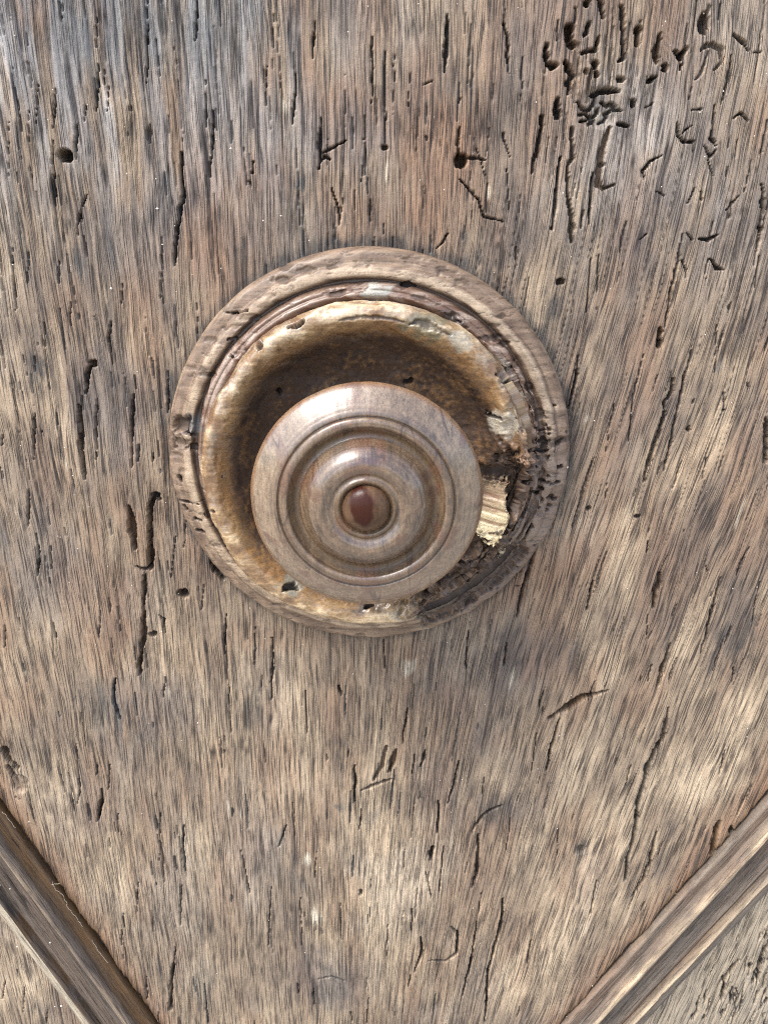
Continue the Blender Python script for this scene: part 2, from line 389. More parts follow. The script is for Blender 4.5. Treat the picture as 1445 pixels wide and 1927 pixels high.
S(4, (144, 1400), (151, 1490), (146, 1512)); S(6, (184, 1440), (183, 1458)); S(5, (206, 1440), (204, 1486)); S([4, 7, 4], (192, 1486), (190, 1512), (184, 1545)); S(4, (222, 1532), (223, 1568)); S(4, (302, 1530), (300, 1620)); S(5, (346, 1552), (345, 1600), (349, 1640), blue=.5)
S(4, (260, 1660), (258, 1720)); S(5, (232, 1718), (234, 1745)); S(5, (230, 1750), (230, 1778)); S(5, (341, 1667), (340, 1740), dark=.7, brown=.3); S(6, (331, 1782), (327, 1815)); S([5, 8, 8], (327, 1815), (323, 1850), (321, 1900), dark=.8); S(5, (276, 1838), (277, 1880)); S(5, (299, 1905), (299, 1927))
S(5, (385, 1850), (392, 1925), blue=.8); S(6, (328, 1612), (332, 1637))
# right middle
S([6, 11, 10], (1242, 617), (1241, 632), (1240, 651), depth=2.6); S(4, (1250, 616), (1261, 555), (1270, 510), (1280, 458)); S([5, 8, 7, 6, 8, 8, 5], (1266, 714), (1265, 735), (1250, 757), (1248, 788), (1239, 815), (1222, 865), (1211, 906), dark=.75)
S(5, (1300, 660), (1286, 718), (1264, 818), (1248, 885)); H(1295, 807, 4, 6, 1.4); S(7, (1336, 487), (1348, 504), (1360, 508)); S(5, (1331, 488), (1327, 524)); S(4, (1280, 464), (1276, 497)); S(4, (1283, 489), (1290, 508), (1290, 525))
S(6, (1089, 669), (1081, 724), (1069, 768)); S(5, (1361, 630), (1352, 656)); S(8, (1362, 741), (1361, 773), blue=.5, dark=.6); S(4, (1142, 910), (1139, 937)); H(1054, 530, 8, 6, 1.6, dark=.7); S([10, 14, 12], (1441, 790), (1442, 830), (1441, 868), depth=1.6, dark=.7)
S(5, (1404, 720), (1408, 732)); S(3, (1211, 666), (1189, 752), (1183, 838)); S(4, (1125, 478), (1122, 583)); S(4, (1111, 486), (1104, 588)); S(4, (1430, 480), (1420, 540)); S(4, (1350, 600), (1344, 700)); S(3, (1155, 760), (1140, 850)); S(4, (1330, 860), (1322, 900))
S(8, (1004, 1040), (994, 1076), (984, 1108), (973, 1160)); S(5, (970, 1102), (988, 1104)); S(6, (954, 1211), (948, 1253)); S([5, 11, 9, 5], (1240, 1078), (1237, 1103), (1232, 1122), (1229, 1143), depth=1.8, brown=.5); S(5, (1220, 1156), (1216, 1194))
S(6, (1117, 1094), (1112, 1116), (1104, 1148)); S(6, (1355, 1086), (1339, 1151), (1319, 1229)); S(9, (1260, 1211), (1246, 1254), (1238, 1291), dark=.6); S(9, (1258, 1332), (1249, 1382), (1222, 1434), (1212, 1450), dark=.7)
S([8, 9, 14, 15, 9, 4], (1034, 1352), (1050, 1341), (1070, 1330), (1092, 1313), (1118, 1307), (1142, 1300), depth=2.4, brown=.8, dark=.5); S(7, (1052, 1353), (1038, 1403), (1028, 1450)); S(5, (1225, 1250), (1219, 1282)); H(1198, 972, 5, 4, 1); H(1106, 957, 4, 4, 1.2)
S(6, (1364, 1412), (1356, 1443)); S(4, (1224, 985), (1216, 1040)); S(5, (1380, 1256), (1376, 1284)); S(5, (1408, 1030), (1398, 1052)); S(7, (1398, 1050), (1386, 1082), dark=.6); S(5, (1328, 1065), (1332, 1076)); S(5, (1022, 1300), (1014, 1330)); S(4, (884, 1170), (876, 1250), (878, 1260)); S(4, (1430, 1090), (1415, 1170))
# centre lower
S(6, (722, 1205), (724, 1257)); S(5, (513, 1200), (512, 1260), (511, 1318)); S(6, (637, 1290), (640, 1300), (643, 1309)); S([6, 9, 6], (727, 1406), (719, 1442), (704, 1468), brown=.4, depth=.9, dark=.7); S([6, 11, 7], (745, 1412), (738, 1435), (733, 1452), brown=.7, depth=1.2, dark=.6)
S(8, (680, 1488), (708, 1476), (738, 1466), depth=.9, dark=.7); S(6, (667, 1440), (668, 1475), (667, 1510)); S(6, (799, 1412), (798, 1428), (790, 1444)); S(5, (781, 1420), (775, 1456)); S(4, (596, 1603), (592, 1652), brown=.4); S(4, (679, 1522), (680, 1535), (675, 1562)); S(7, (539, 1553), (525, 1592), blue=.7, dark=.4)
S(4, (767, 1331), (762, 1365), (757, 1402), brown=.6); S(5, (863, 1432), (854, 1475), (843, 1512)); S(6, (826, 1508), (825, 1535), (823, 1568)); S([7, 9, 6], (814, 1595), (811, 1606), (810, 1619), depth=1.8); S(5, (912, 1463), (907, 1494)); S(7, (901, 1570), (898, 1635), (888, 1670), dark=.7)
S(6, (944, 1516), (926, 1523), (908, 1534), (888, 1564)); S(5, (807, 1808), (839, 1809), (860, 1794), (862, 1756), (849, 1744)); S(6, (946, 1691), (943, 1738), (930, 1785), (919, 1825), (912, 1924)); S(5, (898, 1731), (884, 1818), (870, 1875)); S(6, (792, 1764), (795, 1790), (780, 1830)); S(5, (773, 1835), (768, 1856))
S(5, (776, 1711), (773, 1753)); H(678, 1680, 4, 7, 1); S(7, (999, 1770), (992, 1813), dark=.7); S(4, (575, 1300), (578, 1380)); S(5, (510, 1670), (505, 1780)); S(4, (565, 1690), (568, 1780)); S(4, (640, 1700), (643, 1770)); S(4, (730, 1740), (728, 1800)); S(4, (600, 1842), (625, 1838), (648, 1846)); S(5, (590, 1860), (592, 1890)); S(4, (660, 1905), (664, 1927)); S(4, (430, 1290), (436, 1380)); S(4, (454, 1600), (470, 1680)); S(5, (560, 1850), (562, 1870))
S(4, (800, 1640), (812, 1690)); S(5, (690, 1900), (690, 1927)); S(4, (835, 1590), (826, 1680)); S(5, (1010, 1380), (1000, 1450)); S(4, (960, 1540), (952, 1600)); S(4, (905, 1680), (900, 1720))
# right lower
S([5, 10, 8, 9, 8, 6, 5], (1239, 1403), (1219, 1441), (1211, 1477), (1201, 1511), (1192, 1577), (1181, 1612), (1176, 1657), dark=.75, blue=.3); S([4, 7, 7, 4], (1236, 1566), (1222, 1621), (1208, 1660), (1188, 1687)); S(6, (1122, 1658), (1110, 1720), dark=.7)
S([9, 12, 8], (1352, 1547), (1345, 1577), (1340, 1607), depth=2.2, brown=.8, dark=.5); S([6, 9, 6], (1376, 1556), (1377, 1570), (1371, 1590), depth=2); S(6, (1363, 1415), (1352, 1457)); H(1093, 1599, 8, 9, .6, dark=.35, brown=0, blue=.5); S(4, (1050, 1560), (1048, 1610)); S(4, (1187, 1440), (1177, 1478))
# beyond the right-hand moulding
S([7, 9, 12, 6], (1448, 1770), (1434, 1800), (1423, 1830), (1416, 1850), depth=2); S([5, 9, 8, 5], (1389, 1806), (1374, 1824), (1363, 1842), (1358, 1881), brown=.4); S(5, (1400, 1850), (1392, 1900)); S(5, (1405, 1800), (1400, 1830)); S(6, (1430, 1755), (1428, 1768)); S(5, (1440, 1860), (1428, 1900)); S(5, (1385, 1860), (1390, 1875)); S(5, (1370, 1890), (1355, 1920)); S(5, (1420, 1900), (1410, 1925)); S(5, (1336, 1880), (1328, 1905))
S(4, (10, 1845), (5, 1880)); S(4, (46, 1855), (44, 1905)); S(4, (90, 1900), (88, 1925))

for k in range(46):                                       # pitted wood beyond the right-hand moulding
    u, v = RNG.uniform(1300, 1450), RNG.uniform(1740, 1930)
    if (u - 1244) / (1444 - 1244) + (v - 1718) / (1912 - 1718) < 1.12: continue
    l_ = RNG.uniform(3, 14); S([3, RNG.uniform(4, 8), 3], (u + l_ * .25, v - l_), (u, v), (u - l_ * .25, v + l_), depth=1.0, dark=.95)

# --- colour fields of the board
def blob(field, u, v, rx, ry, a):
    x, z = unproj(u, v); k = unproj(u + 1, v)[0] - x
    m = 2.4
    sx, sz = window(x - rx * k * m, x + rx * k * m, z - ry * k * m, z + ry * k * m)
    X, Z = GX[sx, sz], GZ[sx, sz]
    if X.size == 0: return
    d = np.hypot((X - x - LEAN[sx, sz] * (Z - z) + 3.2 * (WARP[sx, sz])) / (rx * k), (Z - z + 7 * (WARP2[sx, sz])) / (ry * k))
    field[sx, sz] += a * sst(1.45, 0.35, d + 0.9 * (FIB[sx, sz] - .5) + .9 * (MOT[sx, sz] - .5))
FIB = fbm(G / 0.75, L / 20, 45, 3)
MOT = fbm(GX / 2.2, GZ / 3.8, 47, 3, .6)
WARP = fbm(G / 3.2, L / 16, 41, 3) - 0.5
WARP2 = fbm(G / 2.0, L / 12, 51, 3) - 0.5

streak = fbm(G / 2.2, L / 45, 61, 3)
fine = fbm(G / 0.7, L / 14, 65, 3)
patch = fbm(GX / 13, GZ / 22, 71, 3)
TONE = (0.50 + 0.26 * (streak - 0.5) + 0.52 * (patch - 0.5) + 0.10 * (fine - 0.5) + 0.42 * (fbm(GX / 4.5, GZ / 9, 68, 4, .6) - .5) + 0.16 * (fbm(G / 1.3, L / 3.4, 75, 3) - .5))
TONE += 0.10 * sst(1150, 1600, PV) - 0.02 * top
for q in ((20, 560, 40, 120, .3), (15, 720, 45, 90, .32), (110, 800, 36, 120, .42), (250, 620, 30, 60, .2), (292, 650, 25, 60, .22), (130, 660, 25, 70, .2), (40, 430, 60, 80, .16), (1312, 880, 42, 95, .42), (1190, 1010, 34, 100, .35),
          (1092, 1000, 28, 70, .3), (1285, 1200, 22, 70, .3), (1140, 1260, 40, 50, .22), (1100, 1400, 70, 70, .22), (1400, 1380, 70, 100, .22), (700, 1560, 60, 90, .25), (720, 1690, 50, 130, .32), (560, 1500, 40, 70, .2), (520, 1330, 55, 40, .2),
          (100, 1470, 70, 60, .26), (100, 1560, 60, 60, .2), (1300, 1480, 60, 70, .24), (1120, 1580, 40, 100, .25), (1060, 1740, 60, 110, .25), (430, 390, 50, 40, .15), (240, 340, 30, 60, .2), (790, 1620, 40, 90, .2), (970, 1830, 60, 60, .25), (220, 1290, 40, 70, .2),
          (360, 1720, 40, 60, .2), (200, 1660, 60, 60, .16), (40, 1860, 60, 60, .2), (1390, 740, 60, 120, .15), (950, 760, 1, 1, 0), (880, 160, 40, 120, .14), (60, 220, 60, 120, .12), (1200, 1330, 40, 60, .18), (640, 1620, 40, 80, .2)):
    blob(TONE, *q[:4], q[4] * .8)
for q in ((200, 760, 60, 90, -.22), (640, 260, 80, 40, -.14), (1220, 760, 90, 70, -.14), (1060, 620, 50, 120, -.16), (1300, 1000, 40, 80, -.12), (980, 1240, 90, 60, -.22), (1380, 1180, 60, 110, -.18), (770, 1500, 70, 50, -.2), (930, 1540, 80, 60, -.2),
          (620, 1850, 80, 60, -.28), (300, 1330, 80, 60, -.15), (480, 1420, 50, 60, -.12), (880, 1680, 60, 60, -.16), (1000, 420, 60, 70, -.12), (350, 1080, 80, 60, -.1), (90, 1080, 70, 100, -.1), (1320, 1640, 60, 70, -.12), (1420, 640, 40, 120, -.08), (1420, 1860, 80, 80, -.05)):
    blob(TONE, *q[:4], q[4] * .8)

STAIN = 0.45 * sst(0.62, 0.80, fbm(G / 1.1, L / 26, 81, 3)) * sst(0.36, 0.62, fbm(GX / 16, GZ / 20, 91, 2)) + 0.18 * sst(0.60, 0.80, fbm(G / 0.9, L / 26, 95, 2))
for q in ((215, 560, 26, 60, .5), (80, 690, 24, 60, .55), (150, 490, 15, 36, .5), (90, 860, 26, 60, .4), (310, 730, 16, 60, .4), (200, 1330, 50, 60, .35), (270, 1240, 20, 50, .35), (640, 1410, 26, 50, .5), (470, 1340, 26, 40, .55),
          (562, 1640, 18, 60, .45), (770, 1500, 50, 40, .2), (935, 1525, 42, 36, .45), (1030, 1560, 26, 30, .4), (1280, 1150, 24, 80, .4), (1376, 1210, 36, 70, .5), (1060, 1220, 46, 36, .45), (950, 1220, 40, 50, .35), (1240, 1230, 20, 50, .4),
          (1030, 1320, 40, 24, .25), (620, 1850, 60, 50, .35), (780, 1300, 30, 40, .4), (880, 1600, 30, 50, .3), (1392, 1080, 18, 60, .4), (1441, 850, 20, 60, .5), (560, 370, 20, 50, .3), (640, 340, 40, 40, .2), (1062, 540, 26, 60, .35),
          (1180, 740, 50, 40, .2), (1300, 780, 40, 60, .22), (850, 160, 30, 20, .3), (900, 170, 50, 30, .2), (200, 130, 40, 60, .25), (380, 60, 80, 70, .22), (280, 250, 20, 36, .35), (110, 380, 20, 40, .4), (390, 1740, 40, 40, .3), (60, 1420, 40, 30, .35),
          (20, 1100, 24, 60, .3), (1000, 1080, 20, 30, .3), (760, 560, 1, 1, 0), (1230, 350, 30, 40, .15), (1300, 420, 50, 40, .15), (1130, 210, 46, 34, .3), (500, 1640, 20, 60, .25), (240, 920, 40, 40, .2), (680, 1200, 200, 18, .25), (1050, 900, 24, 60, .2), (330, 1420, 30, 40, .25),
          (690, 455, 120, 14, .45), (900, 500, 60, 16, .5), (1020, 600, 20, 60, .5), (1075, 740, 14, 60, .5), (500, 490, 70, 20, .25), (1270, 1700, 40, 40, .2), (1400, 1560, 30, 30, .35)):
    blob(STAIN, *q[:4], q[4] * .95)
rr_ = np.hypot(GX + 3.2, GZ + 46.3) + 2.4 * (MOT - .5) + 1.5 * (FIB - .5)
STAIN = STAIN * (0.25 + 1.05 * sst(.36, .62, fbm(G / 1.2, L / 4.5, 85, 4, .6)))
STAIN += .75 * sst(47.2, 44.6, rr_)
RED = 0.20 + 0.45 * sst(0.45, 0.75, fbm(G / 9, L / 22, 101, 3))
for q in ((430, 420, 90, 100, .35), (830, 270, 70, 60, .5), (640, 200, 60, 60, .3), (700, 420, 90, 60, .4), (850, 390, 70, 90, .4), (350, 470, 60, 60, .3), (1030, 1050, 60, 70, .45), (940, 1100, 50, 60, .4), (560, 1200, 160, 30, .3), (780, 1230, 40, 40, .4), (1250, 130, 90, 90, .15), (120, 880, 30, 60, .3), (1320, 860, 40, 80, .25), (300, 1480, 50, 80, .2)):
    blob(RED, *q)
RED *= 1 - 0.25 * sst(1250, 1500, PV)
PALE = 0.0 * GX
for q in ((581, 1620, 6, 15, .8), (592, 1729, 12, 20, .9), (766, 1260, 12, 14, .6), (726, 316, 3, 24, .8), (532, 190, 4, 16, .7), (918, 362, 3, 16, .7), (958, 1270, 4, 24, .6), (311, 1306, 5, 16, .4), (1109, 779, 6, 8, .5), (1395, 965, 4, 30, .6), (434, 1520, 3, 16, .5), (456, 1530, 3, 16, .5), (130, 880, 6, 16, .35), (620, 1890, 3, 20, .6), (1120, 235, 16, 10, .25)):
    blob(PALE, *q)
for q in ((564, 356, 12, 14, .7), (215, 480, 14, 30, .4), (150, 490, 14, 30, .4), (250, 20, 200, 90, .28), (640, 1520, 14, 8, .6), (700, 1530, 14, 12, .35), (200, 1320, 60, 60, .3), (300, 770, 12, 50, .4), (410, 50, 120, 80, .2), (1185, 711, 8, 12, .5), (1348, 690, 8, 14, .5), (270, 1400, 40, 60, .2), (1050, 1000, 14, 10, .6), (8, 1020, 14, 30, .5), (380, 1850, 20, 60, .4)):
    blob(BLUE, *q)

SILVER = .80 * sst(620, 40, PV) * sst(950, 150, PU) * sst(.3, .65, fbm(G / 3, L / 18, 171, 3)) + .16 * sst(.5, .72, fbm(GX / 14, GZ / 20, 175, 3))
for q in ((200, 760, 70, 110, .3), (640, 260, 90, 60, .25), (90, 1080, 90, 110, .3), (300, 1330, 90, 70, .3), (480, 1600, 70, 160, .25), (1220, 300, 160, 180, .25), (620, 1850, 90, 60, .3), (980, 1240, 90, 60, .2), (1400, 450, 80, 150, .2), (330, 1700, 60, 120, .25)):
    blob(SILVER, *q)
# open pores and long fibre splits: level lines of a noise stretched along the grain
pn = fbm(G / 1.55, L / 60, 111, 2)
brk = sst(0.44, 0.60, fbm(G / 2.6, L / 11, 115, 2))
pores = sst(0.040, 0.008, abs(pn - 0.5)) * brk * (0.45 + 0.55 * sst(1500, 500, PV))
PORE = np.maximum(PORE, 0.66 * pores)

# a dirty shrinkage gap and old brown varnish along the two mouldings
la_, lb_ = np.array(unproj(0, 1519, 1)), np.array(unproj(288, 1924, 1)); ra_, rb_ = np.array(unproj(1445, 1505, 1)), np.array(unproj(1067, 1924, 1))
for a_, b_, amt in ((la_, lb_, 1.0), (ra_, rb_, 1.0)):
    d_ = (b_ - a_) / np.linalg.norm(b_ - a_); n_ = np.array([d_[1], -d_[0]]); n_ *= -1 if n_[1] > 0 else 1
    q_ = -((GX - a_[0]) * n_[0] + (GZ - a_[1]) * n_[1]) + 1.2 * (FIB - .5) + 1.6 * WARP
    DEEP = np.maximum(DEEP, 0.9 * sst(.9, .1, q_) * (q_ > -6))
    PORE = np.maximum(PORE, .75 * sst(.5, .0, q_) * (q_ > -6)); BROWN = np.maximum(BROWN, .75 * sst(3.2, .4, q_ + 1.2 * WARP2) * (q_ > -6)); RED += .7 * sst(9, 1, q_) * (q_ > -6)

# relief, in mm out of the board
ridge = fbm(G / 0.85, L / 20, 121, 2) - 0.5
REL = (0.18 + 0.75 * top * sst(1000, 300, PU * 0.9)) * ridge + 0.30 * (fbm(GX / 9, GZ / 26, 131, 2) - 0.5) + 0.10 * (fbm(GX / .9, GZ / 1.1, 141, 2) - .5)
REL = REL - 0.28 * pores
HGT = REL - DEEP
# the holes keep a rough floor
HGT += (DEEP > 0.8) * 0.5 * (fbm(GX / 0.7, GZ / 0.9, 151, 2) - 0.5)
edge = np.zeros_like(GX, bool); edge[[0, -1], :] = True; edge[:, [0, -1]] = True
HGT[edge] = -6.5

WOOD = np.stack([np.clip(TONE, 0, 1), np.clip(STAIN, 0, .92), np.clip(PORE, 0, .95), np.clip(RED, 0, 1)], -1).reshape(-1, 4)
GLOSS = np.clip(0.5 * top + 0.2, 0, 1)
WOOD2 = np.stack([GLOSS, np.clip(PALE, 0, .9), np.clip(BROWN, 0, .9), np.clip(BLUE, 0, .9)], -1).reshape(-1, 4)
GRAIN = np.stack([G, L, 0 * G], -1).reshape(-1, 3)
POS = np.stack([GX, -HGT, GZ], -1).reshape(-1, 3) * MM

# moulding runs, measured on the door plane: inner edge line and outer edge line
la0, la1 = np.array(unproj(0, 1519, 1)), np.array(unproj(288, 1924, 1))
ra0, ra1 = np.array(unproj(1445, 1505, 1)), np.array(unproj(1067, 1924, 1))
def inter(p, d, q, e):
    t = np.linalg.solve(np.stack([d, -e], 1), q - p); return p + d * t[0]
ld, rd = (la1 - la0), (ra1 - ra0); ld /= np.linalg.norm(ld); rd /= np.linalg.norm(rd)
APEX = inter(la0, ld, ra0, rd)
W_M = 20.0                                               # width of the moulding on the door, mm
ln_ = np.array([ld[1], -ld[0]]); ln_ *= -1 if ln_[1] > 0 else 1     # away from the panel: downwards
rn_ = np.array([rd[1], -rd[0]]); rn_ *= -1 if rn_[1] > 0 else 1

door = empty('wooden_door', (0, 0.036, -0.25))
tag(door, 'weathered brown wooden door panel with cracks, worm holes and two slanting mouldings, behind the knob', 'door')
fx = 0.25 * (GX[:-1, :-1] + GX[1:, :-1] + GX[1:, 1:] + GX[:-1, 1:]); fz = 0.25 * (GZ[:-1, :-1] + GZ[1:, :-1] + GZ[1:, 1:] + GZ[:-1, 1:])
dl = (fx - la0[0]) * ln_[0] + (fz - la0[1]) * ln_[1]; dr = (fx - ra0[0]) * rn_[0] + (fz - ra0[1]) * rn_[1]
kl, kr = dl > W_M * .5, dr > W_M * .5
kl2 = kl & (fx < APEX[0]); kr2 = kr & (fx >= APEX[0])
SILV = np.clip(SILVER * (.55 + .45 * sst(800, 300, PV)), 0, .7).reshape(-1)
AT = dict(wood=WOOD, wood2=WOOD2, grain=GRAIN, silver=SILV)
link('panel', grid_mesh('panel', POS, NX, NZ, ~(kl2 | kr2), attrs=AT), M_PANEL, door)
link('corner_panel', grid_mesh('corner_panel', POS, NX, NZ, kl2, attrs=AT), M_PANEL, door)
WOODR = WOOD.copy(); WOODR[:, 3] *= .1; WOODR[:, 0] = WOODR[:, 0] * .6 + .16; WOOD2R = WOOD2.copy(); WOOD2R[:, 1] = np.maximum(WOOD2R[:, 1], .22)
link('corner_panel', grid_mesh('corner_panel', POS, NX, NZ, kr2, attrs=dict(wood=WOODR, wood2=WOOD2R, grain=GRAIN, silver=SILV)), M_PANEL, door)
# the thickness of the door leaf behind the carved face
x0, x1, z0, z1 = XS[0] * MM, XS[-1] * MM, ZS[0] * MM, ZS[-1] * MM
sv = [(x, y, z) for y in (0.0062, 0.036) for x in (x0, x1) for z in (z0, z1)]
sme = bpy.data.meshes.new('door_leaf'); sme.from_pydata(sv, [], [(0, 2, 3, 1), (4, 5, 7, 6), (0, 1, 5, 4), (2, 6, 7, 3), (0, 4, 6, 2), (1, 3, 7, 5)])
link('door_leaf', sme, simple('dark_old_wood', (0.09, 0.06, 0.04)), door)

# ------------------------------------------------------------------ mouldings
def resample(pts, n, smooth=2):
    pts = np.array(pts, float)
    for _ in range(smooth):                               # corner cutting keeps the ends
        q = np.empty((2 * len(pts) - 2, 2)); q[0::2] = .75 * pts[:-1] + .25 * pts[1:]; q[1::2] = .25 * pts[:-1] + .75 * pts[1:]
        pts = np.vstack([pts[:1], q, pts[-1:]])
    s = np.concatenate([[0], np.cumsum(np.hypot(*np.diff(pts, axis=0).T))])
    t = np.linspace(0, s[-1], n)
    return np.stack([np.interp(t, s, pts[:, 0]), np.interp(t, s, pts[:, 1])], 1), t

# (distance from the panel-side edge, height) mm
PROF_M = [(0, -2.5), (0, 0.2), (0.1, 0.9), (0.5, 1.2), (1.2, 1.1), (2.6, 0.95), (3.4, 0.9), (4.0, 2.3), (4.9, 3.3), (5.8, 3.0), (6.5, 1.7), (7.0, 0.9), (9.0, 0.7), (11.5, 1.0), (13.1, 1.5), (13.5, 0.7), (13.8, 1.7),
          (14.3, 2.9), (14.9, 2.9), (15.3, 1.5), (15.9, 1.3), (17.5, 1.1), (19.4, 0.5), (19.9, 0.2), (20.0, -2.5)]
def moulding(name, p0, d, nrm, length, seed, dark):
    prof, t = resample(PROF_M, 120, 1)
    nl = 760
    s = np.linspace(0, 1, nl)
    Sx, T = np.meshgrid(np.arange(nl), np.arange(120), indexing='ij')
    off = prof[T, 0]; h = prof[T, 1]
    # mitre: the run ends on the line through the apex of both mouldings
    end = length + off * MITRE[name]
    along = s[Sx] * (end + 75) - 75
    wob = 0.35 * (fbm(along / 20, off / 30, seed, 2) - .5)
    gr = fbm(along / 16, off / 0.55, seed + 3, 3) - .5
    big = fbm(along / 9, off / 3.5, seed + 7, 2) - .5
    crack = sst(.66, .76, fbm(along / 14, off / .5, seed + 9, 2)) * sst(.45, .6, fbm(along / 18, off / 6, seed + 12, 2))
    h = h * np.where(h > .9, 1.25, 1) + (0.12 * gr + 0.16 * big - 0.35 * crack) * (prof[T, 1] > 0.6)
    off = off + wob
    P = np.stack([p0[0] + d[0] * along + nrm[0] * off, -h, p0[1] + d[1] * along + nrm[1] * off], -1).reshape(-1, 3) * MM
    o0 = prof[T, 0]
    g1, g2 = sst(.3, .7, fbm(along / 26, off / 2.2, seed + 20, 3)), sst(.3, .7, fbm(along / 9, off / 1.3, seed + 33, 3))
    if dark > .5:
        g1 = g1 * .6 + .2  
    if dark > .5:                                        # old dark varnish in the hollows, rubbed bead, bare outer slope
        tone = .06 + .44 * np.exp(-((o0 - 4.9) / 1.0) ** 2) * (.5 + .8 * g2) + .26 * np.exp(-((o0 - 14.4) / .7) ** 2) * (.3 + g2) + .20 * sst(6.8, 9, o0) * sst(13.5, 12, o0) * g1 + .45 * sst(15.3, 16.6, o0)
        red = .3 * g1 * sst(16, 15, o0)
        brown = .95 * sst(4.1, 3.4, o0) * (.72 + .4 * g2) + .9 * sst(5.6, 6.3, o0) * sst(8.6, 7.2, o0) * (.4 + .6 * g1) + .8 * sst(12.4, 13.2, o0) * sst(16.2, 15.2, o0) * g2
    else:
        tone = .24 + .42 * np.exp(-((o0 - 4.9) / 1.0) ** 2) * (.55 + g2) + .62 * np.exp(-((o0 - 14.5) / .55) ** 2) * (.6 + .5 * g2) + .22 * np.exp(-((o0 - .6) / .7) ** 2) * g2
        red = .4 * g1 * (1 - np.exp(-((o0 - 14.5) / .7) ** 2)) * sst(20, 17, o0)
        brown = .55 * np.exp(-((o0 - 13.4) / .35) ** 2) + .3 * np.exp(-((o0 - 3) / .8) ** 2) * g1
    tone = tone + .26 * gr
    brown = np.clip(brown, 0, .9)
    stain = .35 * sst(.5, .75, fbm(along / 22, off / 2.2, seed + 29, 2)) * sst(16, 12, o0)
    z = 0 * tone
    wood = np.stack([np.clip(tone, 0, 1), stain, np.clip(.8 * crack, 0, .9), np.clip(red, 0, 1)], -1).reshape(-1, 4)
    wood2 = np.stack([z + .3, .45 * dark * sst(15.4, 16.8, o0), brown, z], -1).reshape(-1, 4)
    grain = np.stack([off, along, z], -1).reshape(-1, 3)
    if np.cross(np.append(d, 0), np.append(nrm, 0))[2] > 0: flip = True
    else: flip = False
    n_u, n_v = nl, 120
    if flip:
        P = P.reshape(nl, 120, 3)[::-1].reshape(-1, 3); wood = wood.reshape(nl, 120, 4)[::-1].reshape(-1, 4)
        wood2 = wood2.reshape(nl, 120, 4)[::-1].reshape(-1, 4); grain = grain.reshape(nl, 120, 3)[::-1].reshape(-1, 3)
    return grid_mesh(name, P, n_u, n_v, attrs=dict(wood=wood, wood2=wood2, grain=grain))

# outward offset of the mitre along each run per mm of width
bis = inter(la0 + ln_ * 10, ld, ra0 + rn_ * 10, rd)
MITRE = {'l': float(np.dot(bis - APEX, ld)) / 10, 'r': float(np.dot(bis - APEX, rd)) / 10}
ml = link('moulding', moulding('l', la0, ld, ln_, float(np.dot(APEX - la0, ld)), 201, 1.0), M_MOULD, door)
ml['label'] = 'dark brown moulding strip slanting down to the right'
mr = link('moulding', moulding('r', ra0, rd, rn_, float(np.dot(APEX - ra0, rd)), 231, 0.25), M_MOULD, door)
mr['label'] = 'grey brown moulding strip slanting down to the left'

# ------------------------------------------------------------------ the turned knob
CX, CZ = -3.2, -46.3
knob = empty('door_knob', (CX * MM, 0, CZ * MM))
tag(knob, 'round turned wooden knob on a chipped, worm-eaten cup-shaped rosette on the door', 'knob')

def turned_material(name, rough_lo, rough_hi, spec, coat, fa=0.55):
    """attributes: 'tint' = base colour of wood, wear and painted reflections, 'grain' = along/across, 'shine' = amount of old varnish left"""
    w = NT(name)
    gr = w.attr('grain', 'Vector')
    fine = w.noise(gr, 1.0, 4.0, 0.6, (0.25, 3.4, 3.4))
    speck = w.noise(gr, 1.0, 4.0, 0.7, (3.6, 3.6, 3.6))
    c = w.mix(w.ramp(fine, 0.32, 0.66, fa, 0.0), w.attr('tint', 'Color'), (0.03, 0.018, 0.012))
    c = w.mix(w.ramp(speck, 0.35, 0.65, 0.0, 0.55), c, w.mix(1.0, w.attr('tint', 'Color'), (1.7, 1.6, 1.4), 'MULTIPLY'))
    w.l(c, w.b.inputs['Base Color'])
    sh = w.attr('shine', 'Fac')
    r = w.math('MULTIPLY_ADD', sh, rough_lo - rough_hi, rough_hi)
    r = w.math('ADD', r, w.ramp(speck, 0.3, 0.7, -0.07, 0.1))
    w.l(r, w.b.inputs['Roughness'])
    w.b.inputs['Specular IOR Level'].default_value = spec
    w.l(w.math('MULTIPLY', sh, coat), w.b.inputs['Coat Weight'])
    w.b.inputs['Coat Roughness'].default_value = 0.2
    n1 = w.bump(fine, 0.35, 0.00010)
    n2 = w.bump(speck, 0.4, 0.00008, n1)
    w.l(n2, w.b.inputs['Normal'])
    return w.m
M_ROS = turned_material('worn_rosette_wood', 0.30, 0.64, 0.5, 0.6)
M_HEAD = turned_material('polished_knob_wood', 0.24, 0.46, 0.5, 0.9, 0.8)
M_HEAD.node_tree.nodes['Principled BSDF'].inputs['Coat IOR'].default_value = 1.75
M_BTN = turned_material('polished_button_painted_reflection', 0.2, 0.4, 0.15, 0.12)

def mixc(c, col, f):
    return c + (np.array(col, np.float32) - c) * np.clip(f, 0, 1)[..., None]

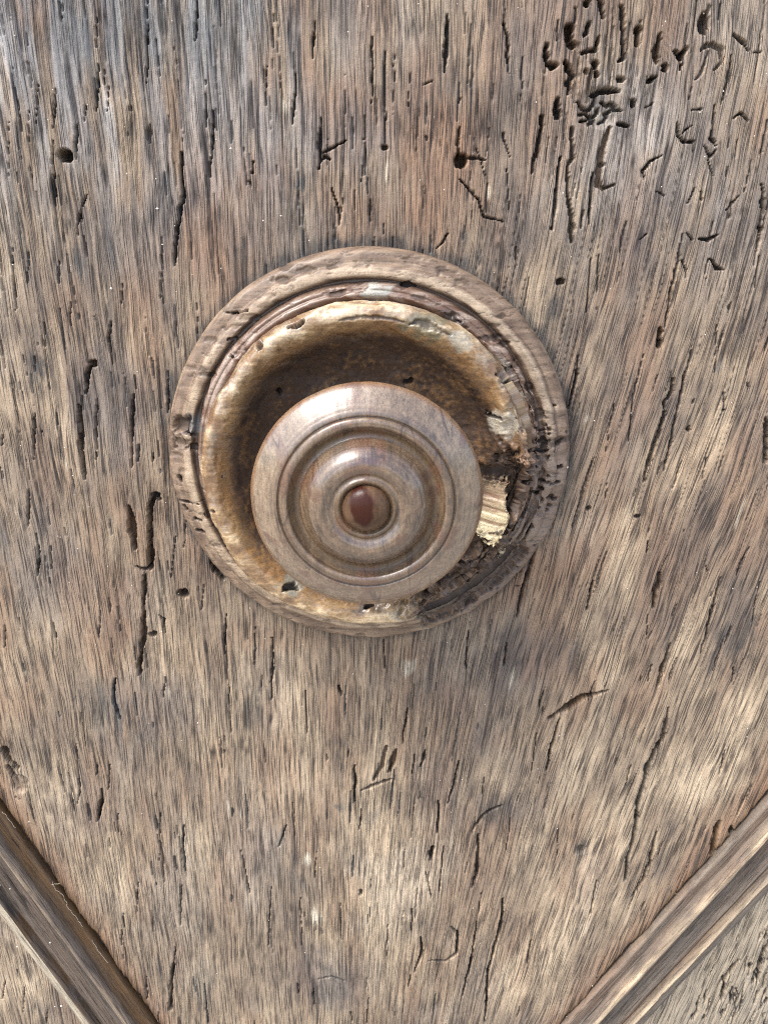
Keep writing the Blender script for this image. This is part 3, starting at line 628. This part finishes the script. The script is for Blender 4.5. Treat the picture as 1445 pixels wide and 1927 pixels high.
# ---- rosette: profile (radius, height) from the door edge inwards
PROF_R = [(44.3, -2.0), (44.4, 1.5), (44.2, 3.2), (43.5, 4.5), (42.4, 4.9), (41.6, 5.0), (41.3, 5.0), (41.1, 5.5), (40.5, 5.9), (39.5, 6.2), (38.7, 6.2), (38.3, 5.6), (38.0, 5.0), (37.7, 5.0), (37.4, 6.2), (36.9, 7.3), (36.3, 7.6), (36.0, 7.3), (35.7, 7.7), (35.2, 8.1), (34.6, 7.7), (33.9, 6.7), (33.3, 6.5), (33.2, 7.6), (33.6, 10.5),
          (34.3, 13.6), (34.5, 15.6), (34.0, 17.4), (32.6, 18.6), (30.8, 18.3), (29.1, 17.0), (27.2, 14.9), (25.0, 12.6), (22.0, 11.0), (18.5, 10.2), (14.0, 10.2), (11.0, 10.6), (8.0, 11.2)]
NT_, NS_ = 1150, 270
prof, arc = resample(PROF_R, NS_, 2)
th = np.arange(NT_) / NT_ * 2 * math.pi
TH, SI = np.meshgrid(th, np.arange(NS_), indexing='ij')
R0, H0 = prof[SI, 0], prof[SI, 1]
tan = np.gradient(prof, axis=0); tan /= np.linalg.norm(tan, axis=1)[:, None]
NR, NH = tan[SI, 1], -tan[SI, 0]                          # outward normal of the profile (r, h)
sgn = np.sign(NH[0, 60]); NR, NH = NR * sgn, NH * sgn
cx, cz = np.cos(TH), np.sin(TH)
bx, bz = R0 * cx, R0 * sin if False else R0 * np.sin(TH)
def ros_xyz(R, Hh):
    return np.stack([CX + R * cx, -Hh, CZ + R * cz], -1)
B0 = ros_xyz(R0, H0)
pu, pv, pd = project(B0.reshape(-1, 3)); pu = pu.reshape(TH.shape); pv = pv.reshape(TH.shape); pd = pd.reshape(TH.shape)
# what faces the viewer's side: used only to find on which surface a mark lies
face = (NH * 1.0) > 0.02
gxx, gzz = B0[..., 0], B0[..., 2]
q1 = fbm(gxx / 9, gzz / 0.7, 301, 3) - .5                # wood fibre runs across
q2 = fbm(gxx / 2.2 + H0, gzz / 2.2, 311, 3) - .5
q3 = fbm(gxx / 6 + H0 / 3, gzz / 5, 321, 3) - .5
q4 = fbm(gxx / .8 + H0, gzz / .6, 331, 2) - .5
AA, TT = arc[SI], TH * 30.0
q5 = fbm(gxx / 9 + H0 / 4, gzz / 9, 351, 3) - .5
IG = int(np.argmin(np.where((prof[:, 0] > 33) & (prof[:, 0] < 34.6), prof[:, 1], 99)))
ISL = (SI > IG).astype(float)                               # inside the groove: wall, lip and bowl
band0 = 1 - ISL
inn = ISL > 0
q2 = np.where(inn, fbm(AA / 2.2, TT / 2.4, 312, 3) - .5, q2); q3 = np.where(inn, fbm(AA / 5, TT / 7, 322, 3) - .5, q3)
disp = (0.16 - .08 * band0) * q1 + (0.40 - .28 * band0) * q2 + (0.7 - .25 * band0) * q3 + (1.5 - .7 * band0) * q5 * sst(44.4, 43, R0) + (.16 * q4 + .14 * (fbm(AA / .9, TT / 1.2, 371, 4, .6) - .5)) * (1 - band0)
ZB = sst(37.4, 38.5, R0) * (1 - ISL)                                  # outer band
LIP = ISL * sst(26, 29.5, R0)
BOWL = sst(30.6, 27.2, R0)
BEAD = sst(38.4, 37.2, R0) * (1 - ISL)
WALL = ISL * (R0 > 33) * sst(15.5, 12, H0)
disp = disp * np.where(R0 > 44, .5, 1)

DP = np.zeros_like(TH); DK = np.zeros_like(TH); CRM = np.zeros_like(TH)
def spot(u, v):
    c = np.hypot(pu - u, pv - v) + 1e3 * (~face) + 0.02 * pd
    i = np.unravel_index(np.argmin(c), c.shape)
    return B0[i]
def rs(w, *uv, depth=1.2, dark=.9, cream=0.0, blunt=2.2):
    """cut along photo points on the rosette; w in photo px"""
    P = [spot(*p) for p in uv]
    if not isinstance(w, (list, tuple)): w = [w] * len(uv)
    if len(P) == 1: P = P + [P[0] + np.array([.02, 0, 0])]; w = list(w) * 2
    for i in range(len(P) - 1):
        a, b = P[i], P[i + 1]; e = b - a; L2 = e @ e + 1e-9
        wa, wb = [x * .5 * .108 * 1.12 for x in (w[i], w[i + 1])]
        r = np.linalg.norm(B0 - (a + b) / 2, axis=-1) < np.sqrt(L2) / 2 + max(wa, wb) * 2 + .6
        X = B0[r] - a
        t = np.clip(X @ e / L2, 0, 1)
        wd = wa + (wb - wa) * t
        d = np.linalg.norm(X - t[:, None] * e, axis=-1) + q4[r] * np.minimum(wd, 1.2) * 1.1
        q = 1 - d / wd
        pr = np.clip(q * blunt, 0, 1); pr = pr * pr * (3 - 2 * pr)
        DP[r] = np.maximum(DP[r], pr * depth); DK[r] = np.maximum(DK[r], sst(-.05, .4, q) * dark)
        if cream: CRM[r] = np.maximum(CRM[r], sst(-.1, .2, q) * cream)

# --- broken and worm-eaten places of the rosette
# the cavity with fresh pale wood, lower right
def area(poly_u, depth, dark, cream, soft=6.0, jitter=14):
    """lower a polygonal patch (photo points) of the surface"""
    pts = np.array(poly_u, float); n = len(pts)
    m = (pu > pts[:, 0].min() - 40) & (pu < pts[:, 0].max() + 40) & (pv > pts[:, 1].min() - 40) & (pv < pts[:, 1].max() + 40) & face
    x = pu[m] + jitter * q2[m] * 1.3; y = pv[m] + jitter * q4[m]
    inside = np.zeros(len(x), bool); dist = np.full(len(x), 1e9)
    for i in range(n):
        (xa, ya), (xb, yb) = pts[i], pts[(i + 1) % n]
        cr = ((ya > y) != (yb > y)) & (x < (xb - xa) * (y - ya) / (yb - ya + 1e-9) + xa); inside ^= cr
        t = np.clip(((x - xa) * (xb - xa) + (y - ya) * (yb - ya)) / ((xb - xa) ** 2 + (yb - ya) ** 2), 0, 1)
        dist = np.minimum(dist, np.hypot(x - xa - t * (xb - xa), y - ya - t * (yb - ya)))
    sd = np.where(inside, dist, -dist)
    k = sst(-soft * .3, soft, sd)
    DP[m] = np.maximum(DP[m], k * depth); DK[m] = np.maximum(DK[m] * (1 - sst(-1, 3, sd) * (cream > 0)), k * dark)
    if cream: CRM[m] = np.maximum(CRM[m], sst(-1, 3, sd) * cream)
    return m, sd

area([(895, 868), (935, 880), (985, 872), (1000, 905), (992, 960), (965, 1005), (930, 1060), (880, 1075), (850, 1040), (880, 960)], 2.6, .55, 0, soft=10)
area([(880, 905), (938, 905), (936, 935), (940, 960), (956, 985), (958, 1002), (945, 1034), (925, 1040), (895, 1015), (875, 1000)], 3.6, 0, .9, soft=8, jitter=22)
area([(780, 1150), (850, 1085), (935, 1030), (985, 1010), (1000, 1040), (930, 1110), (850, 1165), (790, 1178)], 1.6, .5, 0, soft=9, jitter=22)
for w, q in (([6, 14, 8], ((896, 888), (925, 892), (935, 890))), ([10, 14, 12, 8], ((945, 908), (975, 915), (1000, 922), (1010, 926))), ([14, 15], ((961, 897), (970, 898))), ([5, 6, 5], ((905, 1003), (930, 1006), (962, 1009))), ([13, 15, 10], ((922, 1032), (934, 1033), (945, 1031))),
             ([8, 10, 7], ((862, 1068), (878, 1078), (900, 1080))), ([6, 8, 6], ((818, 1104), (840, 1102), (868, 1118))), ([7, 9, 5], ((832, 1140), (846, 1150), (862, 1152))), ([10, 12], ((1022, 832), (1019, 842))), ([9, 11, 7], ((1016, 860), (1026, 862), (1034, 860))), ([8, 10], ((1015, 936), (1018, 942))), ([6, 7], ((1040, 940), (1048, 940))),
             ([9, 10], ((1004, 848), (1008, 850))), ([7, 9, 7], ((1008, 805), (1015, 808), (1025, 802))), ([9, 8], ((1019, 776), (1020, 786))), ([6, 9, 7], ((955, 712), (968, 716), (972, 722))), ([7, 7], ((935, 704), (940, 706))), ([8, 10, 6], ((915, 780), (932, 786), (975, 790))), ([7, 7], ((916, 773), (922, 777))),
             ([8, 10], ((928, 862), (932, 868))), ([14, 18, 12], ((842, 592), (852, 600), (862, 606))), ([12, 16, 8], ((758, 535), (770, 536), (780, 537))), ([12, 16], ((488, 640), (490, 652))), ([7, 10, 11], ((545, 616), (562, 612), (570, 606))), ([10, 12], ((764, 718), (772, 716))), ([11, 11], ((527, 737), (530, 741))),
             ([8, 8], ((538, 1100), (552, 1098))), ([14, 17, 12], ((535, 1106), (545, 1104), (556, 1108))), ([10, 12, 6], ((700, 1138), (690, 1139), (676, 1138))), ([9, 6], ((340, 898), (344, 904))), ([7, 8], ((348, 952), (352, 958))), ([8, 9], ((368, 975), (378, 980))), ([8, 9], ((372, 998), (384, 1002))), ([5, 6, 4], ((340, 942), (356, 944), (374, 950))),
             ([8, 11, 8], ((345, 808), (352, 815), (366, 820))), ([7, 9], ((340, 792), (352, 788))), ([6, 7, 5], ((388, 968), (402, 962), (416, 958))), ([5, 6, 4], ((386, 894), (402, 896), (420, 897))), ([4, 5, 4], ((420, 586), (440, 590), (466, 584))), ([5, 7, 6], ((430, 640), (438, 638), (446, 634))), ([6, 6], ((432, 668), (438, 672))),
             ([5, 5, 4], ((845, 1165), (870, 1150), (890, 1130))), ([6, 8, 4], ((1012, 845), (1022, 850), (1030, 846))), ([6, 6], ((975, 960), (985, 990))), ([10, 8, 6], ((955, 905), (960, 950), (952, 985))), ([5, 6, 4], ((770, 1150), (780, 1136), (785, 1120))), ([6, 7], ((920, 1040), (925, 1042))), ([4, 5], ((1000, 985), (985, 1020))),
             ([8, 9], ((1050, 880), (1056, 878))), ([5, 6, 5], ((1062, 826), (1052, 834), (1046, 850))), ([7, 6], ((1010, 880), (1000, 895))), ([8, 6], ((980, 880), (1004, 878))), ([9, 7], ((870, 1100), (890, 1096))), ([8, 9, 5], ((905, 1070), (925, 1075), (940, 1066))), ([8, 8, 4], ((850, 1125), (870, 1132), (900, 1118))), ([7, 6], ((960, 1040), (975, 1030))), ([7, 8, 5], ((800, 1128), (815, 1130), (838, 1122)))):
    rs(w, *q, depth=1.5)
# dark peeling at the top of the lip and along the groove
rs([3, 12, 16, 9, 4], (770, 612), (785, 606), (806, 612), (830, 622), (850, 628), depth=.7, dark=.55)
rs([3, 7, 6, 3], (640, 604), (680, 596), (720, 597), (760, 606), depth=.4, dark=.55)
# the lip is worn down and eaten at the right
area([(935, 690), (965, 680), (1000, 730), (1012, 800), (1004, 870), (985, 878), (950, 868), (940, 800), (960, 760)], 1.7, .12, 0, soft=16, jitter=24)
# chipped left edge of the rosette
area([(325, 788), (352, 780), (366, 800), (352, 818), (322, 812)], 1.5, .45, 0, soft=8)
area([(318, 815), (345, 822), (372, 838), (366, 850), (330, 846)], 1.0, .25, 0, soft=8)
# short checks across the outer band, fibres run left to right
rng = np.random.RandomState(9)
for k in range(330):
    a = rng.uniform(0, 2 * math.pi)
    rr = rng.uniform(38.6, 44.0) if k % 4 else rng.uniform(35, 37)
    i = int(a / (2 * math.pi) * NT_) % NT_; j = int(np.argmin(abs(prof[:120, 0] - rr)))
    p_ = B0[i, j]; ln = rng.uniform(.3, 1.2); w_ = rng.uniform(.08, .13)
    r = (abs(B0[..., 0] - p_[0]) < ln + .6) & (abs(B0[..., 2] - p_[2]) < .8) & (SI < IG)
    dx = np.maximum(abs(B0[..., 0][r] - p_[0]) - ln, 0); d = np.hypot(dx, B0[..., 2][r] - p_[2] + .12 * np.sin(B0[..., 0][r] * 3)) + q4[r] * .2
    q = 1 - d / w_
    DP[r] = np.maximum(DP[r], .12 * np.clip(q * 2, 0, 1)); DK[r] = np.maximum(DK[r], .5 * sst(0, .5, q))
# random pinholes in the eaten quarter
for k in range(80):
    a = math.radians(rng.uniform(-68, 18)); rr = rng.uniform(29, 43.5)
    p_ = np.array([CX + rr * math.cos(a), 0, CZ + rr * math.sin(a)]); w_ = rng.uniform(.25, .62)
    r = (np.hypot(B0[..., 0] - p_[0], B0[..., 2] - p_[2]) < 2) & face
    d = np.hypot((B0[..., 0][r] - p_[0]) * .6, B0[..., 2][r] - p_[2]) + q4[r] * .5
    q = 1 - d / w_
    DP[r] = np.maximum(DP[r], 1.1 * np.clip(q * 2, 0, 1)); DK[r] = np.maximum(DK[r], .85 * sst(0, .5, q))

for k in range(70):                                       # dents and small flakes all round the worn rings
    a = rng.uniform(0, 2 * math.pi); rr = rng.uniform(34.8, 44.2)
    i = int(a / (2 * math.pi) * NT_) % NT_; j = int(np.argmin(abs(prof[:IG, 0] - rr)))
    p_ = B0[i, j]; w_ = rng.uniform(.3, 1.0)
    r = (np.hypot(B0[..., 0] - p_[0], B0[..., 2] - p_[2]) < 5) & (SI < IG)
    d = np.hypot((B0[..., 0][r] - p_[0]) * .35, B0[..., 2][r] - p_[2]) + q4[r] * .7 + .5 * q1[r]
    q = 1 - d / w_
    DP[r] = np.maximum(DP[r], .45 * w_ * np.clip(q * 2.5, 0, 1)); DK[r] = np.maximum(DK[r], rng.choice([.1, .25, .6]) * sst(0, .5, q))
rough_zone = sst(-75, -45, np.degrees(np.where(TH > math.pi, TH - 2 * math.pi, TH))) * sst(25, -5, np.degrees(np.where(TH > math.pi, TH - 2 * math.pi, TH)))
disp = disp + rough_zone * (1.1 * q3 + .8 * q2 + .25 * q4) * sst(24, 27, R0) * sst(44.4, 43.8, R0)
fib = fbm(gxx / 7 + .0, (gzz + gxx * .12) / 0.75, 341, 2) - .5
disp = disp * (1 - .7 * CRM) + CRM * .9 * fib
HD = disp - DP
angs = np.degrees(np.where(TH > math.pi, TH - 2 * math.pi, TH)) + 26 * q5 + 14 * q3 + 5 * q4
erode = (1 - .8 * CRM) * sst(-76, -60, angs) * sst(6, -1, angs) * ISL * sst(24.5, 27.5, R0)
Rn, Hn = R0 + NR * HD, H0 + NH * HD
Hn = Hn - erode * np.maximum(H0 - 8.5, 0) * (.62 + .9 * q3 + .5 * q2)
Hn = Hn + rough_zone * sst(12, 2, abs(SI - IG)) * (1.3 + 2.5 * q2 + 2 * q3)
Rn = Rn + rough_zone * sst(22, 6, abs(SI - IG)) * 2.2 * (fbm(AA / 1.0, TT / 1.6, 381, 3, .6) - .5 + .6 * q2)
PR = ros_xyz(Rn, Hn)

# colours of the rosette (linear)
C = np.zeros(TH.shape + (3,), np.float32) + np.array((0.160, 0.112, 0.078), np.float32)
C *= (1 + .8 * q1 + .8 * q2)[..., None]
arcs = fbm(R0 / .55 + 0 * TH, TH * 2.2, 361, 3) - .5
C = mixc(C, (0.36, 0.285, 0.205), ZB * (sst(40.9, 40.3, R0) * sst(38.3, 39, R0) * (.65 + q2) + np.clip(.9 * arcs + q3 + q2 * .6 + .0, 0, 1)))
C = mixc(C, (0.10, 0.060, 0.040), ZB * np.clip(-1.6 * arcs - .8 * q1 - 1.0 * q2 - .1, 0, .8))
C = mixc(C, (0.125, 0.066, 0.043), BEAD * (.6 + 1.4 * q3))
C = mixc(C, (0.30, 0.24, 0.20), BEAD * sst(.02, .3, q3 + q2) * .8)
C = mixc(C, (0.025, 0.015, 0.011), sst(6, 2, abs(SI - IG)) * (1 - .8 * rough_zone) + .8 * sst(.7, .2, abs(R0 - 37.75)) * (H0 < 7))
ang = np.degrees(TH)
mott = fbm(AA / .9, TT / 1.2, 371, 4, .6) - .5
C = mixc(C, (0.155, 0.090, 0.045), LIP * .95)
wear = q3 * .9 + q2 * .7 + mott * .6 + .5 * q1 - .35 * rough_zone - .06 + .10 * np.cos(np.radians(ang - 225)) + .08 * np.cos(2 * np.radians(ang - 80))
C = mixc(C, (.27, .175, .088), LIP * sst(-.34, .08, wear) * sst(28.0, 30.4, R0 + 3 * q3 + 1.2 * mott))
C = mixc(C, (.56, .44, .28), LIP * sst(.0, .32, wear) * sst(30.4, 32.6, R0 + 3 * q3 + 1.2 * mott))
C = mixc(C, (.40, .36, .30), LIP * sst(30.5, 32.5, R0) * sst(.0, .25, q2 - mott * .6 + .12 * np.sin(np.radians(ang))) * .4 * (1 - rough_zone))
C = mixc(C, (0.25, 0.135, 0.050), sst(31.2, 29.0, R0 + 3 * q3) * sst(26.0, 28, R0 + 3 * q3) * (.5 + .6 * mott))
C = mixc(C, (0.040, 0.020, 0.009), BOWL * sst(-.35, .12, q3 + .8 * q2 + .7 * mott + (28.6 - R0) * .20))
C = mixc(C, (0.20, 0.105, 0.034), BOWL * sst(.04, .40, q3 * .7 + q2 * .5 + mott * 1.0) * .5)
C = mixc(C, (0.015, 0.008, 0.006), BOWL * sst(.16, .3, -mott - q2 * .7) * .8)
C = mixc(C, (0.15, 0.098, 0.072), rough_zone * sst(26, 29, R0) * (.62 + 1.2 * q2))
C = mixc(C, (0.19, 0.16, 0.135), rough_zone * (1 - ISL) * (.5 + 1.2 * q3))
C = mixc(C, (0.16, 0.07, 0.035), WALL * .5)
C = mixc(C, (0.17, 0.118, 0.084), erode * (.75 + 1.2 * q2 + .8 * q1))
C = mixc(C, (0.05, 0.03, 0.02), erode * sst(.05, .25, -q2 - q1))
C = mixc(C, (0.56, 0.49, 0.33), CRM * (1.0 + .3 * fib))
C = mixc(C, (0.16, 0.09, 0.05), CRM * sst(.12, .26, -fib) * .85)
C = mixc(C, (0.20, 0.12, 0.08), CRM * sst(968, 945, pv) * .75)
for u_, v_, r_, col_, k_ in ((708, 546, 2.0, (.30, .31, .28), .85), (852, 598, 1.9, (.05, .04, .035), .8), (800, 610, 3.4, (.12, .13, .09), .6), (545, 1100, 2.2, (.20, .21, .18), .7), (700, 1134, 2.6, (.05, .05, .05), .6), (930, 690, 2.4, (.30, .27, .22), .6), (360, 800, 2.2, (.10, .12, .14), .6), (870, 640, 2.0, (.34, .33, .27), .6), (965, 745, 2.2, (.36, .34, .29), .7), (950, 800, 3.0, (.60, .56, .46), .6), (905, 905, 1.0, (.7, .65, .5), .0)):
    pt_ = spot(u_, v_); C = mixc(C, col_, sst(1.2, .6, np.linalg.norm((B0 - pt_) * (.75, 1, 1), axis=-1) / r_ + 1.4 * q2 + .8 * q4) * k_)
C = mixc(C, (0.02, 0.012, 0.009), DK)
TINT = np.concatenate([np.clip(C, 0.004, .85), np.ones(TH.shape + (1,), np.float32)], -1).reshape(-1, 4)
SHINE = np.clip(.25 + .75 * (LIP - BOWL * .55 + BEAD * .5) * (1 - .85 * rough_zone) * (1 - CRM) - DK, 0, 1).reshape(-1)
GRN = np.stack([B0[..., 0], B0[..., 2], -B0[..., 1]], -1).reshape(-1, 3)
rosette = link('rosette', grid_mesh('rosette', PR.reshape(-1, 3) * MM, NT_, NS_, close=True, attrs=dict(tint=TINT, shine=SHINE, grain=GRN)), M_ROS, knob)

# ---- neck and head
def lathe(name, profile, nt, ns, smooth, colour, seed, relief=.05, mat=None, parent=None, swirl=0.0):
    pr, _ = resample(profile, ns, smooth)
    t = np.arange(nt) / nt * 2 * math.pi
    A, I = np.meshgrid(t, np.arange(ns), indexing='ij')
    R, Hh = pr[I, 0], pr[I, 1]
    x, z = CX + R * np.cos(A), CZ + R * np.sin(A)
    a1 = fbm(x / 1.1, z / 5 + Hh / 9, seed, 3) - .5; a2 = fbm(x / 3 + 5, z / 3 + Hh / 3, seed + 5, 3) - .5
    turn = fbm(R / .35 + 0 * A, A * .6, seed + 8, 2) - .5            # fine lathe lines
    dn = relief * (a1 + 1.6 * a2) + .05 * turn * (R > 5)
    tn = np.gradient(pr, axis=0); tn /= np.linalg.norm(tn, axis=1)[:, None] + 1e-9
    nr, nh = tn[I, 1], -tn[I, 0]
    nr, nh = (nr, nh) if nh[0, -1] >= 0 else (-nr, -nh)
    R2, H2 = np.maximum(R + nr * dn, 0.0), Hh + nh * dn
    P = np.stack([CX + R2 * np.cos(A), -H2, CZ + R2 * np.sin(A)], -1)
    c, sh = colour(R, Hh, A, a1, a2, turn, x, z)
    tint = np.concatenate([np.clip(c, .004, .85), np.ones(A.shape + (1,), np.float32)], -1).reshape(-1, 4)
    grain = np.stack([z, x, Hh], -1).reshape(-1, 3)
    me = grid_mesh(name, P.reshape(-1, 3) * MM, nt, ns, close=True, attrs=dict(tint=tint, shine=np.clip(sh, 0, 1).reshape(-1), grain=grain))
    return link(name, me, mat, parent)

def neck_col(R, Hh, A, a1, a2, turn, x, z):
    c = np.zeros(R.shape + (3,), np.float32) + np.array((.07, .035, .016), np.float32)
    return c * (1 + a1)[..., None], 0 * R + .5
lathe('neck', [(9.4, 9.6), (8.6, 11.2), (7.2, 13), (6.6, 16), (6.8, 22), (8.5, 26), (11, 28.2)], 220, 60, 2, neck_col, 401, mat=M_HEAD, parent=knob)

def head_col(R, Hh, A, a1, a2, turn, x, z):
    c = np.zeros(R.shape + (3,), np.float32) + np.array((.130, .090, .058), np.float32)
    a3 = fbm(x / .7, z / .7 + Hh, 435, 3) - .5
    c = c * (1 + .7 * a1 + .5 * a2 + 1.1 * turn + .7 * a3)[..., None]
    c = mixc(c, (.27, .205, .140), sst(16.2, 18.5, R) * (.5 + .5 * a2 + .7 * a3))
    c = mixc(c, (.19, .095, .038), sst(20.8, 21.3, R) * (.75 + a2))
    dirt = np.exp(-((R - 13.1) / .9) ** 2) + .9 * np.exp(-((R - 5.2) / .45) ** 2) + .6 * np.exp(-((R - 15.9) / .25) ** 2)
    c = mixc(c, (.085, .055, .025), dirt * (.7 + .8 * a2 + 1.6 * a3))
    line = np.exp(-((R - 16.15) / .13) ** 2) + .8 * np.exp(-((R - 14.25 - .5 * a2) / .11) ** 2) + .6 * np.exp(-((R - 10.8) / .1) ** 2) * sst(-.1, .1, a2)
    c = mixc(c, (.030, .018, .010), line * .85)
    c = mixc(c, (.105, .050, .028), sst(.06, .22, a2) * .7)
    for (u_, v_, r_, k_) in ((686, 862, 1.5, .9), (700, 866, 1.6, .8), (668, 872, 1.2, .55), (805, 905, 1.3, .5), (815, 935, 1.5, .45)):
        sx_, sz_ = unproj(u_, v_, 40.0)                  # dark reflection of the onlooker, painted into the dome's colour
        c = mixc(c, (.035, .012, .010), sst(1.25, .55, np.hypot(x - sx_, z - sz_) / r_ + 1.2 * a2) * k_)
    scr = sst(.03, .008, abs(fbm(x / 2.4 + z * .05, z / 14, 433, 2) - .5)) * sst(.45, .6, fbm(x / 3, z / 3, 437, 2))
    c = mixc(c, (.03, .018, .010), scr * .7)
    return c, .66 + .25 * a2 - .6 * dirt + .12 * (R > 16)
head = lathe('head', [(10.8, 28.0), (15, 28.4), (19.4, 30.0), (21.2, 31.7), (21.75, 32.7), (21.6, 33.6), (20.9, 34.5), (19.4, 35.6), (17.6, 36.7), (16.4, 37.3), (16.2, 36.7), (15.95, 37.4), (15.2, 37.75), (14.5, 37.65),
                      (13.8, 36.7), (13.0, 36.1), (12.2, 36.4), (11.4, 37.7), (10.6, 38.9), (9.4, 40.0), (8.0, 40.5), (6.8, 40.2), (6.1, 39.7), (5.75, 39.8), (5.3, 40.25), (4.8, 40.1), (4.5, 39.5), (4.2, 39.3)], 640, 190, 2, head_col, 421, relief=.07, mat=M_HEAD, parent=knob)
def btn_col(R, Hh, A, a1, a2, turn, x, z):
    c = np.zeros(R.shape + (3,), np.float32) + np.array((.085, .050, .030), np.float32)
    c = c * (1 + .9 * a1 + .9 * a2)[..., None]
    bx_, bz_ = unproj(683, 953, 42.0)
    c = mixc(c, (.030, .006, .003), sst(1.2, .75, np.hypot((x - bx_) / 2.1, (z - bz_) / 3.4) + .8 * a2 + .5 * a1) * .95)  # dark red oval: the onlooker's reflection painted onto the button
    return c, .9 - 0 * R
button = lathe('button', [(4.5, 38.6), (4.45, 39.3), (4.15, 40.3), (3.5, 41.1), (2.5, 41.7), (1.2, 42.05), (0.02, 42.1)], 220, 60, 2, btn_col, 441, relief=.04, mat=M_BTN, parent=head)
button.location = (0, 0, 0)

# ------------------------------------------------------------------ small loose things
def tube_mesh(name, lines, r):
    V, Fc = [], []
    for ln in lines:
        b = len(V); ln = np.array(ln)
        for i, p in enumerate(ln):
            t = ln[min(i + 1, len(ln) - 1)] - ln[max(i - 1, 0)]; t = t / (np.linalg.norm(t) + 1e-9)
            u = np.cross(t, (0.3, 1, 0.2)); u /= np.linalg.norm(u); v = np.cross(t, u)
            for k in range(4): V.append((p + r * (u * math.cos(k * math.pi / 2) + v * math.sin(k * math.pi / 2))) * MM)
        for i in range(len(ln) - 1):
            for k in range(4): Fc.append((b + 4 * i + k, b + 4 * i + (k + 1) % 4, b + 4 * i + 4 + (k + 1) % 4, b + 4 * i + 4 + k))
    me = bpy.data.meshes.new(name); me.from_pydata([tuple(v) for v in V], [], Fc); return me
def thread(uv, h):
    pts = [np.array([unproj(u, v, h)[0], -h, unproj(u, v, h)[1]]) for u, v in uv]; out = []
    for i in range(len(pts) - 1):
        for t in np.arange(6) / 6: out.append(pts[i] + (pts[i + 1] - pts[i]) * t + RNG.normal(0, .12, 3) * (1, .5, 1))
    return out + [pts[-1]]
M_WEB = simple('pale_spider_silk', (0.46, 0.40, 0.30), 0.7)
web = tube_mesh('cobweb', [thread([(98, 1658), (104, 1672), (120, 1686), (128, 1708), (142, 1724), (156, 1744)], 1.6), thread([(98, 1664), (114, 1663)], 1.8), thread([(172, 1768), (186, 1790), (204, 1812)], 1.5), thread([(4, 1526), (16, 1540), (30, 1558)], 1.5)], .045)
tag(link('cobweb', web, M_WEB), 'pale cobweb threads caught along the upper edge of the dark brown moulding', 'cobweb')
V, Fc = [], []
spots = [(unproj(RNG.uniform(0, 1445), RNG.uniform(0, 1927)), 0.35, RNG.uniform(.08, .17)) for k in range(190)]
spots += [(unproj(u, v), h, r) for u, v, h, r in ((103, 1756, 3.2, .3), (40, 1767, 2.6, .26), (123, 1877, 2.8, .3), (110, 1880, 2.4, .2), (10, 1650, 3, .2), (29, 1657, 3, .2), (215, 1863, 1.6, .2), (211, 543, .4, .32), (373, 1359, .4, .25), (1060, 870, 4, .4), (297, 393, .3, .3), (307, 460, .3, .22), (529, 406, .3, .25), (435, 280, .3, .2))]
for (x, z), h, r in spots:
    b = len(V)
    o8 = [(r * RNG.uniform(.6, 1.3), 0, 0), (-r * RNG.uniform(.6, 1.3), 0, 0), (0, 0, r * RNG.uniform(.6, 1.5)), (0, 0, -r * RNG.uniform(.6, 1.3)), (0, -r, 0), (0, r, 0)]
    V += [((x + a) * MM, (-h + c_) * MM, (z + d) * MM) for a, c_, d in o8]
    Fc += [(b + i, b + j, b + k) for i, j, k in ((0, 2, 4), (2, 1, 4), (1, 3, 4), (3, 0, 4), (2, 0, 5), (1, 2, 5), (3, 1, 5), (0, 3, 5))]
dme = bpy.data.meshes.new('dust'); dme.from_pydata(V, [], Fc)
tag(link('dust', dme, simple('pale_grit', (0.66, 0.62, 0.54), .8)), 'tiny pale grit specks scattered over the weathered door', 'dust', kind='stuff')

print('quads', sum(len(o.data.polygons) for o in bpy.data.objects if o.type == 'MESH'))
